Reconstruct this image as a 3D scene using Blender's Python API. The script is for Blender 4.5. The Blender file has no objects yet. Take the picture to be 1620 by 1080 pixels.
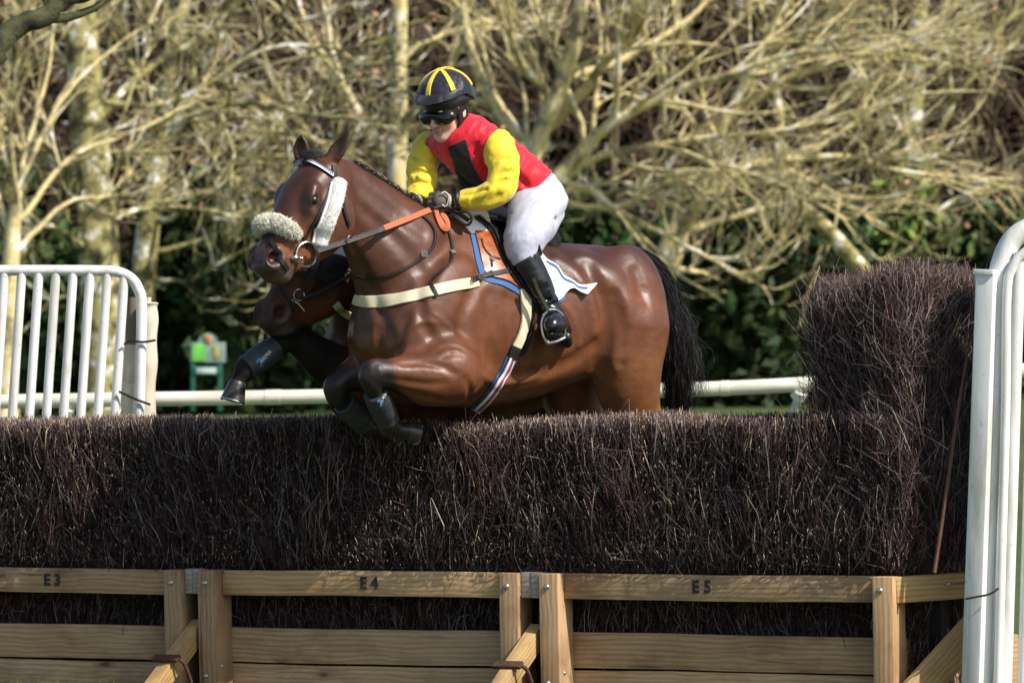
import bpy, bmesh, math, random
import numpy as np
from mathutils import Vector, Matrix, noise as mnoise

# ------------------------------------------------------------------ camera, light, exposure
scene = bpy.context.scene
COL = scene.collection
FPX, DIST, CX, CY = 7200.0, 20.0, 810.0, 540.0      # focal length in photo pixels, distance to the fence
CAM = np.array([0.0, -DIST, 1.7])
ROLL, PITCH = math.radians(0.85), -15.0 / FPX
_f = np.array([0, math.cos(PITCH), math.sin(PITCH)])
_u0 = np.array([0, -math.sin(PITCH), math.cos(PITCH)])
_x0 = np.array([1.0, 0, 0])
C_R = math.cos(ROLL) * _x0 - math.sin(ROLL) * _u0
C_U = math.sin(ROLL) * _x0 + math.cos(ROLL) * _u0
C_F = _f

def make_camera():
    cd = bpy.data.cameras.new('camera')
    o = bpy.data.objects.new('camera', cd)
    COL.objects.link(o)
    m = Matrix(((C_R[0], C_U[0], -C_F[0], CAM[0]), (C_R[1], C_U[1], -C_F[1], CAM[1]),
                (C_R[2], C_U[2], -C_F[2], CAM[2]), (0, 0, 0, 1)))
    o.matrix_world = m
    cd.sensor_width = 36.0
    cd.lens = 36.0 * FPX / 1620.0
    cd.clip_start, cd.clip_end = 0.5, 3000
    cd.dof.use_dof = True
    cd.dof.focus_distance = 19.9
    cd.dof.aperture_fstop = 5.8
    scene.camera = o
make_camera()

SUN_AZ, SUN_EL = (0.80, -0.60), math.radians(43)     # direction towards the sun, seen from above
def make_light():
    w = bpy.data.worlds.new('World'); scene.world = w; w.use_nodes = True
    nt = w.node_tree; bg = nt.nodes['Background']
    sky = nt.nodes.new('ShaderNodeTexSky'); sky.sky_type = 'NISHITA'; sky.sun_disc = False
    sky.sun_elevation = SUN_EL
    sky.sun_rotation = math.atan2(SUN_AZ[0], SUN_AZ[1])
    sky.air_density, sky.dust_density, sky.ozone_density = 1.0, 1.5, 1.0
    nt.links.new(sky.outputs[0], bg.inputs[0]); bg.inputs[1].default_value = 0.115
    ld = bpy.data.lights.new('sun', 'SUN'); ld.energy = 4.6; ld.angle = math.radians(0.53); ld.color = (1.0, 0.925, 0.83)
    so = bpy.data.objects.new('sun', ld); COL.objects.link(so)
    n = math.hypot(*SUN_AZ); c = math.cos(SUN_EL)
    d = Vector((SUN_AZ[0] / n * c, SUN_AZ[1] / n * c, math.sin(SUN_EL)))
    so.rotation_euler = d.to_track_quat('Z', 'Y').to_euler(); so.location = d * 30
make_light()
vs = scene.view_settings
scene.display_settings.display_device = 'sRGB'
vs.view_transform = 'Standard'; vs.look = 'None'; vs.exposure = 0.34; vs.gamma = 1.0; vs.use_curve_mapping = False
scene.cycles.max_bounces = 6; scene.cycles.diffuse_bounces = 3; scene.cycles.glossy_bounces = 3
# ------------------------------------------------------------------ helpers
def W(p):
    """photo measure (x, y, d): pixel of the photograph and depth behind the fence plane in pixels (360 = 1 m) -> world point(s)"""
    p = np.asarray(p, float)
    s = (DIST + p[..., 2:3] / 360.0)
    return CAM + s * (C_F + C_R * (p[..., 0:1] - CX) / FPX - C_U * (p[..., 1:2] - CY) / FPX)

def WM(x, y, Y):
    """pixel and depth in metres -> world point"""
    return W(np.array([x, y, Y * 360.0]))

def tag(o, label=None, cat=None, group=None, kind=None):
    if label: o['label'] = label
    if cat: o['category'] = cat
    if group: o['group'] = group
    if kind: o['kind'] = kind
    return o

def empty(name, loc=(0, 0, 0), label=None, cat=None, group=None):
    o = bpy.data.objects.new(name, None); COL.objects.link(o); o.location = Vector(loc); o.empty_display_size = 0.1
    return tag(o, label, cat, group)

def link(name, me, mat=None, parent=None):
    o = bpy.data.objects.new(name, me); COL.objects.link(o)
    if mat is not None:
        for m in (mat if isinstance(mat, (list, tuple)) else [mat]): me.materials.append(m)
    if parent is not None:
        o.parent = parent
        o.matrix_parent_inverse = Matrix.Translation(parent.location).inverted() if parent.parent is None else Matrix.Identity(4)
    return o

def mesh_np(name, V, faces, smooth=True, col=None, uv=None):
    """V (n,3); faces: (m,k) int array or list of such arrays; col (n,3) -> attribute 'tint'"""
    V = np.asarray(V, np.float32)
    fl = faces if isinstance(faces, list) else [faces]
    fl = [np.asarray(f, np.int32) for f in fl if len(f)]
    me = bpy.data.meshes.new(name)
    me.vertices.add(len(V)); me.vertices.foreach_set('co', V.ravel())
    idx = np.concatenate([f.ravel() for f in fl]); tot = np.concatenate([np.full(len(f), f.shape[1], np.int32) for f in fl])
    st = np.concatenate([[0], np.cumsum(tot)[:-1]]).astype(np.int32)
    me.loops.add(len(idx)); me.loops.foreach_set('vertex_index', idx)
    me.polygons.add(len(tot)); me.polygons.foreach_set('loop_start', st); me.polygons.foreach_set('loop_total', tot)
    me.polygons.foreach_set('use_smooth', np.full(len(tot), bool(smooth)))
    if col is not None:
        a = me.attributes.new('tint', 'FLOAT_COLOR', 'POINT')
        c = np.ones((len(V), 4), np.float32); c[:, :3] = col; a.data.foreach_set('color', c.ravel())
    if uv is not None:
        a = me.attributes.new('flow', 'FLOAT_VECTOR', 'POINT')
        c = np.zeros((len(V), 3), np.float32); c[:, :uv.shape[1]] = uv; a.data.foreach_set('vector', c.ravel())
    me.update(calc_edges=True)
    return me

class MB:
    """collects simple shapes into one mesh"""
    def __init__(s): s.V = []; s.F = {}; s.n = 0; s.C = []
    def add(s, V, F, col=None):
        V = np.asarray(V, float)
        for f in F: s.F.setdefault(len(f), []).append([i + s.n for i in f])
        s.V.append(V); s.n += len(V)
        s.C.append(np.tile(col if col is not None else (1, 1, 1), (len(V), 1)))
    def box(s, c, ax, half, bev=0.0):
        """c centre, ax three unit axes (rows), half sizes; bevelled edges when bev > 0"""
        c = np.asarray(c, float); ax = np.asarray(ax, float); h = np.asarray(half, float)
        bm = bmesh.new()
        bmesh.ops.create_cube(bm, size=2.0)
        for v in bm.verts: v.co = Vector((v.co.x * h[0], v.co.y * h[1], v.co.z * h[2]))
        if bev: bmesh.ops.bevel(bm, geom=bm.edges[:], offset=bev, segments=2, affect='EDGES', profile=0.6)
        bm.verts.ensure_lookup_table(); bm.verts.index_update()
        L = np.array([v.co[:] for v in bm.verts])
        F = [[v.index for v in f.verts] for f in bm.faces]
        if np.linalg.det(ax) < 0: F = [f[::-1] for f in F]
        bm.free()
        s.add(c + L @ ax, F)
    def tube(s, P, R, n=10, caps=True, squash=None, closed=False, col=None):
        P = np.asarray(P, float); m = len(P); R = np.broadcast_to(np.asarray(R, float), (m,))
        T = np.gradient(P, axis=0) if not closed else np.roll(P, -1, 0) - np.roll(P, 1, 0)
        T /= np.linalg.norm(T, axis=1)[:, None] + 1e-12
        ref = np.array([0, 0, 1.0]) if abs(T[0][2]) < 0.9 else np.array([1.0, 0, 0])
        if squash is not None: ref = np.asarray(squash[0], float)
        A = np.zeros((m, 3)); B = np.zeros((m, 3)); a = ref
        for i in range(m):
            a = a - T[i] * a.dot(T[i])
            if np.linalg.norm(a) < 1e-6: a = np.cross(T[i], [0.3, 0.5, 0.8])
            a = a / np.linalg.norm(a); A[i] = a; B[i] = np.cross(T[i], a)
            if squash is not None: a = ref
        an = np.linspace(0, 2 * math.pi, n, endpoint=False)
        sa = squash[1] if squash is not None else 1.0
        V = (P[:, None] + R[:, None, None] * (np.cos(an)[None, :, None] * A[:, None] * sa + np.sin(an)[None, :, None] * B[:, None])).reshape(-1, 3)
        F = []
        for i in range(m if closed else m - 1):
            j = (i + 1) % m
            for k in range(n):
                l = (k + 1) % n
                F.append([i * n + k, i * n + l, j * n + l, j * n + k])
        if caps and not closed:
            F.append(list(range(n))[::-1]); F.append([(m - 1) * n + k for k in range(n)])
        s.add(V, F, col)
    def strip(s, P, N, Wd, th, side=None):
        """flat strap along P with face normals N, width(s) Wd, thickness th"""
        P = np.asarray(P, float); N = np.asarray(N, float); m = len(P); Wd = np.broadcast_to(np.asarray(Wd, float), (m,))
        T = np.gradient(P, axis=0); T /= np.linalg.norm(T, axis=1)[:, None] + 1e-12
        S = np.cross(T, N); S /= np.linalg.norm(S, axis=1)[:, None] + 1e-12
        N = np.cross(S, T)
        prof = [(-.5, .1), (-.46, .9), (-.25, 1.0), (0, 1.04), (.25, 1.0), (.46, .9), (.5, .1), (.5, -.4), (-.5, -.4)]
        n = len(prof)
        V = np.stack([P + S * (Wd[:, None] * a) + N * th * b for a, b in prof], 1).reshape(-1, 3)
        F = []
        for i in range(m - 1):
            for k in range(n):
                l = (k + 1) % n
                F.append([i * n + k, i * n + l, (i + 1) * n + l, (i + 1) * n + k])
        F.append(list(range(n))[::-1]); F.append([(m - 1) * n + k for k in range(n)])
        s.add(V, F)
    def ball(s, c, r, ax=None, n=12):
        bm = bmesh.new(); bmesh.ops.create_uvsphere(bm, u_segments=n, v_segments=max(6, n // 2), radius=1.0)
        bm.verts.index_update()
        L = np.array([v.co[:] for v in bm.verts]) * np.asarray(r, float)
        F = [[v.index for v in f.verts] for f in bm.faces]; bm.free()
        if ax is not None: L = L @ np.asarray(ax, float)
        s.add(np.asarray(c, float) + L, F)
    def mesh(s, name, smooth=True):
        me = mesh_np(name, np.concatenate(s.V), [np.array(f) for f in s.F.values()], smooth, col=np.concatenate(s.C))
        bm = bmesh.new(); bm.from_mesh(me); bmesh.ops.recalc_face_normals(bm, faces=bm.faces[:]); bm.to_mesh(me); bm.free()
        return me
    def build(s, name, mat, parent=None, smooth=True, auto=True):
        me = s.mesh(name, smooth)
        if smooth and auto: me.set_sharp_from_angle(angle=math.radians(38))
        return link(name, me, mat, parent)

def spline(P, n=8):
    """Catmull-Rom through the rows of P (any number of columns)"""
    P = np.asarray(P, float)
    if len(P) == 2: return P[0] + (P[1] - P[0]) * np.linspace(0, 1, n + 1)[:, None]
    Q = np.vstack([2 * P[0] - P[1], P, 2 * P[-1] - P[-2]]); out = []
    for i in range(1, len(Q) - 2):
        t = np.linspace(0, 1, n, endpoint=False)[:, None]
        a, b, c, d = Q[i - 1], Q[i], Q[i + 1], Q[i + 2]
        out.append(0.5 * (2 * b + (c - a) * t + (2 * a - 5 * b + 4 * c - d) * t ** 2 + (3 * b - a - 3 * c + d) * t ** 3))
    return np.vstack(out + [P[-1:]])

# ---- sculpting: signed distance grids in photo measure, surfaced with surface nets
class Sdf:
    def __init__(s, lo, hi, h):
        s.lo = np.array(lo, np.float32); s.h = float(h)
        s.n = (np.ceil((np.array(hi) - s.lo) / h).astype(int) + 1)
        s.F = np.full(s.n, 60.0, np.float32)
    def ax(s, sl):
        return [(s.lo[i] + s.h * np.arange(sl[i].start, sl[i].stop, dtype=np.float32)).reshape([-1 if j == i else 1 for j in range(3)]) for i in range(3)]
    def sl(s, lo, hi):
        a = np.clip(np.floor((np.asarray(lo) - s.lo) / s.h).astype(int), 0, s.n); b = np.clip(np.ceil((np.asarray(hi) - s.lo) / s.h).astype(int) + 1, 0, s.n)
        return tuple(slice(int(i), int(max(i, j))) for i, j in zip(a, b))
    def put(s, fn, lo, hi, k=6.0, op='add'):
        sl = s.sl(np.asarray(lo) - k - 2 * s.h, np.asarray(hi) + k + 2 * s.h)
        if min(x.stop - x.start for x in sl) <= 0: return
        X, Y, D = s.ax(sl); v = fn(X, Y, D).astype(np.float32); f = s.F[sl]
        if op == 'add':
            h = np.maximum(k - np.abs(f - v), 0) / k; s.F[sl] = np.minimum(f, v) - h * h * k * 0.25
        elif op == 'cut':
            v = -v; h = np.maximum(k - np.abs(f - v), 0) / k; s.F[sl] = np.maximum(f, v) + h * h * k * 0.25
        elif op == 'disp':
            s.F[sl] = f + v
    def tube(s, pts, k=6.0, squash=None, n=6, op='add', mx=None):
        """pts rows (x, y, d, r); squash = (axis, factor): wider (>1) or flatter (<1) along axis"""
        P = spline(np.asarray(pts, float), n) if len(pts) > 2 or n > 1 else np.asarray(pts, float)
        R = np.maximum(P[:, 3], 0.3); C = P[:, :3]
        g = max(1.0, squash[1]) if squash else 1.0
        lo = (C - (R * g)[:, None]).min(0); hi = (C + (R * g)[:, None]).max(0)
        def fn(X, Y, D):
            best = None
            for i in range(len(C) - 1):
                a, b = C[i], C[i + 1]; v = b - a; L = float(v @ v) + 1e-9
                px, py, pd = X - a[0], Y - a[1], D - a[2]
                t = np.clip((px * v[0] + py * v[1] + pd * v[2]) / L, 0, 1)
                qx, qy, qd = px - t * v[0], py - t * v[1], pd - t * v[2]
                if squash:
                    w, f = squash; w = np.asarray(w) / np.linalg.norm(w)
                    c = (qx * w[0] + qy * w[1] + qd * w[2]) * (1 / f - 1)
                    qx, qy, qd = qx + c * w[0], qy + c * w[1], qd + c * w[2]
                q = np.sqrt(qx * qx + qy * qy + qd * qd) - (R[i] + t * (R[i + 1] - R[i]))
                best = q if best is None else np.minimum(best, q)
            return best
        s.put(fn, lo, hi, k, op)
    def ell(s, c, r, ax=None, k=6.0, op='add'):
        c = np.asarray(c, float); r = np.asarray(r, float); A = np.eye(3) if ax is None else np.asarray(ax, float)
        A = A / np.linalg.norm(A, axis=1)[:, None]
        e = np.sqrt(((A * r[:, None]) ** 2).sum(0))
        def fn(X, Y, D):
            x, y, d = X - c[0], Y - c[1], D - c[2]
            k0 = 0; k1 = 0
            for i in range(3):
                u = x * A[i][0] + y * A[i][1] + d * A[i][2]
                k0 = k0 + (u / r[i]) ** 2; k1 = k1 + (u / r[i] ** 2) ** 2
            k0 = np.sqrt(k0) + 1e-6; k1 = np.sqrt(k1) + 1e-6
            return k0 * (k0 - 1) / k1
        s.put(fn, c - e, c + e, k, op)
    def at(s, P):
        """trilinear value at points (n,3)"""
        q = (np.asarray(P, float) - s.lo) / s.h; i = np.clip(np.floor(q).astype(int), 0, s.n - 2); t = np.clip(q - i, 0, 1); v = 0
        for a in (0, 1):
            for b in (0, 1):
                for c in (0, 1):
                    w = (t[:, 0] if a else 1 - t[:, 0]) * (t[:, 1] if b else 1 - t[:, 1]) * (t[:, 2] if c else 1 - t[:, 2])
                    v = v + w * s.F[i[:, 0] + a, i[:, 1] + b, i[:, 2] + c]
        return v
    def grad(s, P):
        P = np.asarray(P, float); e = s.h
        g = np.stack([s.at(P + np.eye(3)[i] * e) - s.at(P - np.eye(3)[i] * e) for i in range(3)], 1)
        return g / (np.linalg.norm(g, axis=1)[:, None] + 1e-9)
    def front(s, xy, lift=0.0, level=0.0):
        """first surface met by the line of sight through pixels xy -> points (n,3) and outward normals"""
        xy = np.asarray(xy, float); ds = s.lo[2] + s.h * np.arange(s.n[2]); out = []
        for x, y in xy:
            v = s.at(np.stack([np.full_like(ds, x), np.full_like(ds, y), ds], 1)) - level
            j = np.where(v < 0)[0]
            if len(j) == 0: out.append([x, y, np.nan]); continue
            j = j[0]; t = v[j - 1] / (v[j - 1] - v[j]) if j else 0
            out.append([x, y, ds[max(j - 1, 0)] + t * s.h])
        P = np.array(out); bad = np.isnan(P[:, 2])
        if bad.any() and not bad.all():
            P[bad, 2] = np.interp(np.where(bad)[0], np.where(~bad)[0], P[~bad, 2])
        N = s.grad(P)
        return P + N * lift, N
    def net(s, smooth=2, level=0.0):
        F = s.F - level; S = F < 0; n = s.n
        def corner(a, b, c): return S[a:n[0] - 1 + a, b:n[1] - 1 + b, c:n[2] - 1 + c]
        cnt = np.zeros(n - 1, np.int8)
        for a in (0, 1):
            for b in (0, 1):
                for c in (0, 1): cnt += corner(a, b, c)
        act = (cnt > 0) & (cnt < 8); I = np.argwhere(act)
        idx = np.full(n - 1, -1, np.int64); idx[act] = np.arange(len(I))
        acc = np.zeros((len(I), 3)); m = np.zeros(len(I))
        cs = [(a, b, c) for a in (0, 1) for b in (0, 1) for c in (0, 1)]
        val = {q: F[I[:, 0] + q[0], I[:, 1] + q[1], I[:, 2] + q[2]] for q in cs}
        for q in cs:
            for d in range(3):
                if q[d] == 0:
                    r = list(q); r[d] = 1; r = tuple(r)
                    va, vb = val[q], val[r]; x = (va < 0) != (vb < 0)
                    t = np.where(x, va / np.where(x, va - vb, 1), 0)
                    p = np.array(q, float)[None] + 0 * acc; p[:, d] = t
                    acc[x] += p[x]; m[x] += 1
        V = s.lo + s.h * (I + acc / m[:, None])
        Q = []
        for d in range(3):
            u, w = (d + 1) % 3, (d + 2) % 3
            A = np.take(S, range(0, n[d] - 1), d); B = np.take(S, range(1, n[d]), d)
            E = np.argwhere(A != B); ok = (E[:, u] > 0) & (E[:, w] > 0) & (E[:, u] < n[u] - 1) & (E[:, w] < n[w] - 1); E = E[ok]
            du = np.eye(3, dtype=int)[u]; dw = np.eye(3, dtype=int)[w]
            g = lambda o: idx[tuple((E + o).T)]
            q = np.stack([g(-du - dw), g(-dw), g(0 * du), g(-du)], 1)
            ins = S[tuple(E.T)]
            Q.append(np.where(ins[:, None], q, q[:, ::-1]))
        Q = np.concatenate(Q)
        for _ in range(smooth):
            a = Q.ravel(); b = np.roll(Q, -1, 1).ravel(); sm = np.zeros_like(V); c = np.zeros(len(V))
            for i in range(3): sm[:, i] = np.bincount(a, V[b, i], len(V)) + np.bincount(b, V[a, i], len(V))
            c = np.bincount(a, minlength=len(V)) + np.bincount(b, minlength=len(V))
            V = 0.4 * V + 0.6 * sm / np.maximum(c, 1)[:, None]
        return V, Q

# ---- materials
def new_mat(name):
    m = bpy.data.materials.new(name); m.use_nodes = True
    return m, m.node_tree, m.node_tree.nodes['Principled BSDF']
def nd(nt, t, **kw):
    n = nt.nodes.new(t)
    for k, v in kw.items(): setattr(n, k, v)
    return n
def coords(nt, scale=(1, 1, 1), src='Object', attr=None):
    mp = nd(nt, 'ShaderNodeMapping'); mp.inputs['Scale'].default_value = scale
    if attr:
        a = nd(nt, 'ShaderNodeAttribute', attribute_name=attr); nt.links.new(a.outputs['Vector'], mp.inputs['Vector'])
    else:
        tc = nd(nt, 'ShaderNodeTexCoord'); nt.links.new(tc.outputs[src], mp.inputs['Vector'])
    return mp.outputs['Vector']
def noise_tex(nt, vec, scale, detail=4, rough=0.55, dist=0.0):
    n = nd(nt, 'ShaderNodeTexNoise'); n.inputs['Scale'].default_value = scale; n.inputs['Detail'].default_value = detail
    n.inputs['Roughness'].default_value = rough; n.inputs['Distortion'].default_value = dist
    nt.links.new(vec, n.inputs['Vector']); return n.outputs['Fac']
def ramp(nt, fac, stops):
    r = nd(nt, 'ShaderNodeValToRGB'); e = r.color_ramp.elements
    while len(e) < len(stops): e.new(0.5)
    for i, (p, c) in enumerate(stops): e[i].position = p; e[i].color = (c[0], c[1], c[2], 1) if not np.isscalar(c) else (c, c, c, 1)
    nt.links.new(fac, r.inputs['Fac']); return r.outputs['Color']
def mixc(nt, a, b, fac=1.0, mode='MULTIPLY'):
    m = nd(nt, 'ShaderNodeMix', data_type='RGBA', blend_type=mode)
    for v, s in ((fac, m.inputs[0]), (a, m.inputs[6]), (b, m.inputs[7])):
        if hasattr(v, 'links'): nt.links.new(v, s)
        else: s.default_value = v if np.isscalar(v) else (*v, 1)
    return m.outputs[2]
def bump(nt, bs, h, strength=0.3, dist=0.01, prev=None):
    b = nd(nt, 'ShaderNodeBump'); b.inputs['Strength'].default_value = strength; b.inputs['Distance'].default_value = dist
    nt.links.new(h, b.inputs['Height'])
    if prev is not None: nt.links.new(prev, b.inputs['Normal'])
    nt.links.new(b.outputs[0], bs.inputs['Normal']); return b.outputs[0]
def simple(name, col, rough=0.5, metal=0.0, var=0.25, scale=30, bmp=0.2, bscale=None, bdist=0.002, spec=0.5, sheen=0.0, stretch=(1, 1, 1), tint=False, coat=0.0):
    m, nt, bs = new_mat(name)
    v = coords(nt, stretch)
    f = noise_tex(nt, v, scale, 5)
    lo = [c * (1 - var) for c in col]; hi = [min(1, c * (1 + var)) for c in col]
    c = ramp(nt, f, [(0.3, lo), (0.7, hi)])
    if tint:
        a = nd(nt, 'ShaderNodeAttribute', attribute_name='tint'); c = mixc(nt, c, a.outputs['Color'])
    nt.links.new(c, bs.inputs['Base Color'])
    r = ramp(nt, f, [(0.3, max(0, rough - 0.07)), (0.7, min(1, rough + 0.07))]); nt.links.new(r, bs.inputs['Roughness'])
    bs.inputs['Metallic'].default_value = metal; bs.inputs['Specular IOR Level'].default_value = spec
    if sheen: bs.inputs['Sheen Weight'].default_value = sheen
    if coat: bs.inputs['Coat Weight'].default_value = coat; bs.inputs['Coat Roughness'].default_value = 0.15
    if bmp:
        g = noise_tex(nt, v, bscale or scale * 4, 4); bump(nt, bs, g, bmp, bdist)
    return m
def smooth01(a, b, x): t = np.clip((x - a) / (b - a), 0, 1); return t * t * (3 - 2 * t)

def unit(v): v = np.asarray(v, float); return v / np.linalg.norm(v)

def strands(name, roots, mids, r0, mat, parent, n=5, rtip=0.25, col=None):
    """many thin three-sided hairs; roots (n,3) and mids: list of (n,3) control points in photo measure"""
    P = np.stack([roots] + mids, 1)                     # n, m, 3
    n_, m = P.shape[:2]
    t = np.linspace(0, m - 1, n); i = np.minimum(t.astype(int), m - 2); f = (t - i)[None, :, None]
    Q0 = P[:, np.maximum(i - 1, 0)]; Q1 = P[:, i]; Q2 = P[:, i + 1]; Q3 = P[:, np.minimum(i + 2, m - 1)]
    C = 0.5 * (2 * Q1 + (Q2 - Q0) * f + (2 * Q0 - 5 * Q1 + 4 * Q2 - Q3) * f ** 2 + (3 * Q1 - Q0 - 3 * Q2 + Q3) * f ** 3)
    Wd = W(C.reshape(-1, 3)).reshape(n_, n, 3)
    return thin_tubes(name, Wd, np.linspace(1, rtip, n)[None] * np.asarray(r0).reshape(-1, 1), mat, parent, col)

def thin_tubes(name, C, R, mat, parent=None, col=None, kind=None):
    """C (n,m,3) centre lines in world, R (n,m) radii: three-sided tubes in one mesh; col (n,3) or (n,m,3)"""
    n, m = C.shape[:2]
    T = np.gradient(C, axis=1); T /= np.linalg.norm(T, axis=2)[..., None] + 1e-12
    ref = np.where(np.abs(T[:, :1, 2:3]) < 0.9, np.array([0, 0, 1.0]), np.array([1.0, 0, 0]))
    A = np.cross(T, np.broadcast_to(ref, T.shape)); A /= np.linalg.norm(A, axis=2)[..., None] + 1e-12; B = np.cross(T, A)
    R = np.broadcast_to(R, (n, m))
    V = np.stack([C + R[..., None] * (math.cos(q) * A + math.sin(q) * B) for q in (0, 2.0944, 4.18879)], 2)
    base = (np.arange(n)[:, None, None] * m + np.arange(m - 1)[None, :, None]) * 3
    k = np.arange(3)[None, None]; l = (k + 1) % 3
    F = np.stack([base + k, base + l, base + 3 + l, base + 3 + k], -1).reshape(-1, 4)
    caps = np.concatenate([(np.arange(n)[:, None] * m + (m - 1)) * 3 + np.arange(3)[None]])
    cc = None
    if col is not None:
        col = np.asarray(col, float)
        if col.ndim == 2: col = np.repeat(col[:, None], m, 1)
        cc = np.repeat(col[:, :, None], 3, 2).reshape(-1, 3)
    me = mesh_np(name, V.reshape(-1, 3), [F, caps], True, cc)
    return tag(link(name, me, mat, parent), kind=kind)

M_STEEL = simple('steel', (0.55, 0.55, 0.56), 0.22, 1.0, var=0.1, bmp=0.05)
M_LEATHER = simple('dark_leather', (0.016, 0.013, 0.012), 0.52, var=0.35, scale=60, bmp=0.25, bscale=600, spec=0.3)
# ------------------------------------------------------------------ ground, rail, sign, trees
def ground():
    xs = np.concatenate([np.linspace(-400, -30, 14), np.linspace(-26, 26, 80), np.linspace(30, 400, 14)]); ys = np.concatenate([np.linspace(-60, -8, 12), np.linspace(-6, 40, 90), np.linspace(44, 900, 40)])
    X, Y = np.meshgrid(xs, ys, indexing='ij'); Z = 0.012 * np.sin(X * 1.7 + Y) * np.cos(Y * 1.3) + 0.03 * np.sin(X * 0.31) * np.cos(Y * 0.23)
    Z = Z - 0.03
    n, m = X.shape; I = np.arange(n * m).reshape(n, m); F = np.stack([I[:-1, :-1], I[1:, :-1], I[1:, 1:], I[:-1, 1:]], -1).reshape(-1, 4)
    mat, nt, bs = new_mat('turf'); v = coords(nt)
    c = ramp(nt, noise_tex(nt, v, 0.35, 6, 0.6), [(0.3, (0.055, 0.085, 0.018)), (0.55, (0.085, 0.13, 0.026)), (0.75, (0.13, 0.14, 0.045))])
    c = mixc(nt, c, ramp(nt, noise_tex(nt, v, 40, 4, 0.7), [(0.3, 0.55), (0.7, 1.3)])); nt.links.new(c, bs.inputs['Base Color']); bs.inputs['Roughness'].default_value = 0.9
    bump(nt, bs, noise_tex(nt, v, 90, 3, 0.7), 0.8, 0.03)
    tag(link('ground', mesh_np('ground', np.stack([X, Y, Z], -1).reshape(-1, 3), F), mat), kind='structure')
ground()

M_WPVC = simple('white_plastic_rail', (0.78, 0.75, 0.64), 0.45, var=0.05, scale=5, bmp=0.06, bscale=60)
M_WPAINT = simple('white_painted_tube', (0.78, 0.785, 0.77), 0.42, var=0.06, scale=4, bmp=0.1, bscale=60)
def grime(m, amount, stretch):
    """streaks of dirt and algae on white paint"""
    nt = m.node_tree; bs = nt.nodes['Principled BSDF']; src = bs.inputs['Base Color'].links[0].from_socket
    f = noise_tex(nt, coords(nt, stretch), 3.0, 6, 0.7, 0.4); g = noise_tex(nt, coords(nt, (1, 1, 1)), 38, 4, 0.7)
    c = mixc(nt, src, (0.40, 0.38, 0.30), ramp(nt, f, [(0.46, 0.0), (0.68, amount)]), 'MIX'); c = mixc(nt, c, (0.20, 0.17, 0.12), ramp(nt, g, [(0.62, 0.0), (0.74, amount * 0.9)]), 'MIX'); nt.links.new(c, bs.inputs['Base Color'])
grime(M_WPAINT, 0.7, (3, 3, .5)); grime(M_WPVC, 0.5, (.6, 3, 3))
def running_rail():
    t = empty('running_rail', WM(640, 700, 12), 'white plastic racecourse running rail crossing the grass behind the fence', 'rail')
    pts = [WM(x, y, Y) for x, y, Y in ((-500, 646, 12.6), (-150, 638, 12.4), (150, 632.5, 12.2), (500, 627, 12), (800, 622, 11.8), (1088, 616, 11.6), (1300, 606, 11.5), (1620, 586, 11.5), (1900, 566, 11.5))]
    b = MB(); b.tube(spline(pts, 8), 0.051, 14); b.build('rail', M_WPVC, t)
    for x in (60, 430, 1150, 1400):
        P = spline(pts, 30); k = np.argmin(np.abs((P - CAM) @ C_R / ((P - CAM) @ C_F) * FPX + CX - x)); b = MB(); b.tube(P[k - 1:k + 2], 0.0545, 14); b.build('joint_sleeve', M_WPVC, t)
    for x in (-300, 112, 640, 1268, 1800):
        P = spline(pts, 30); q = P[np.argmin(np.abs((P - CAM) @ C_R / ((P - CAM) @ C_F) * FPX + CX - x))]
        b = MB(); b.tube(spline([q + [0, 0.0, -0.03], q + [-0.06, 0.16, -0.35], q + [-0.14, 0.30, -q[2] - 0.05]], 5), [0.030] * 11, 10); b.tube([q + [-.02, .03, -.09], q + [.0, .0, -.045]], 0.055, 10); b.build('support_post', M_WPAINT, t)
running_rail()

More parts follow.
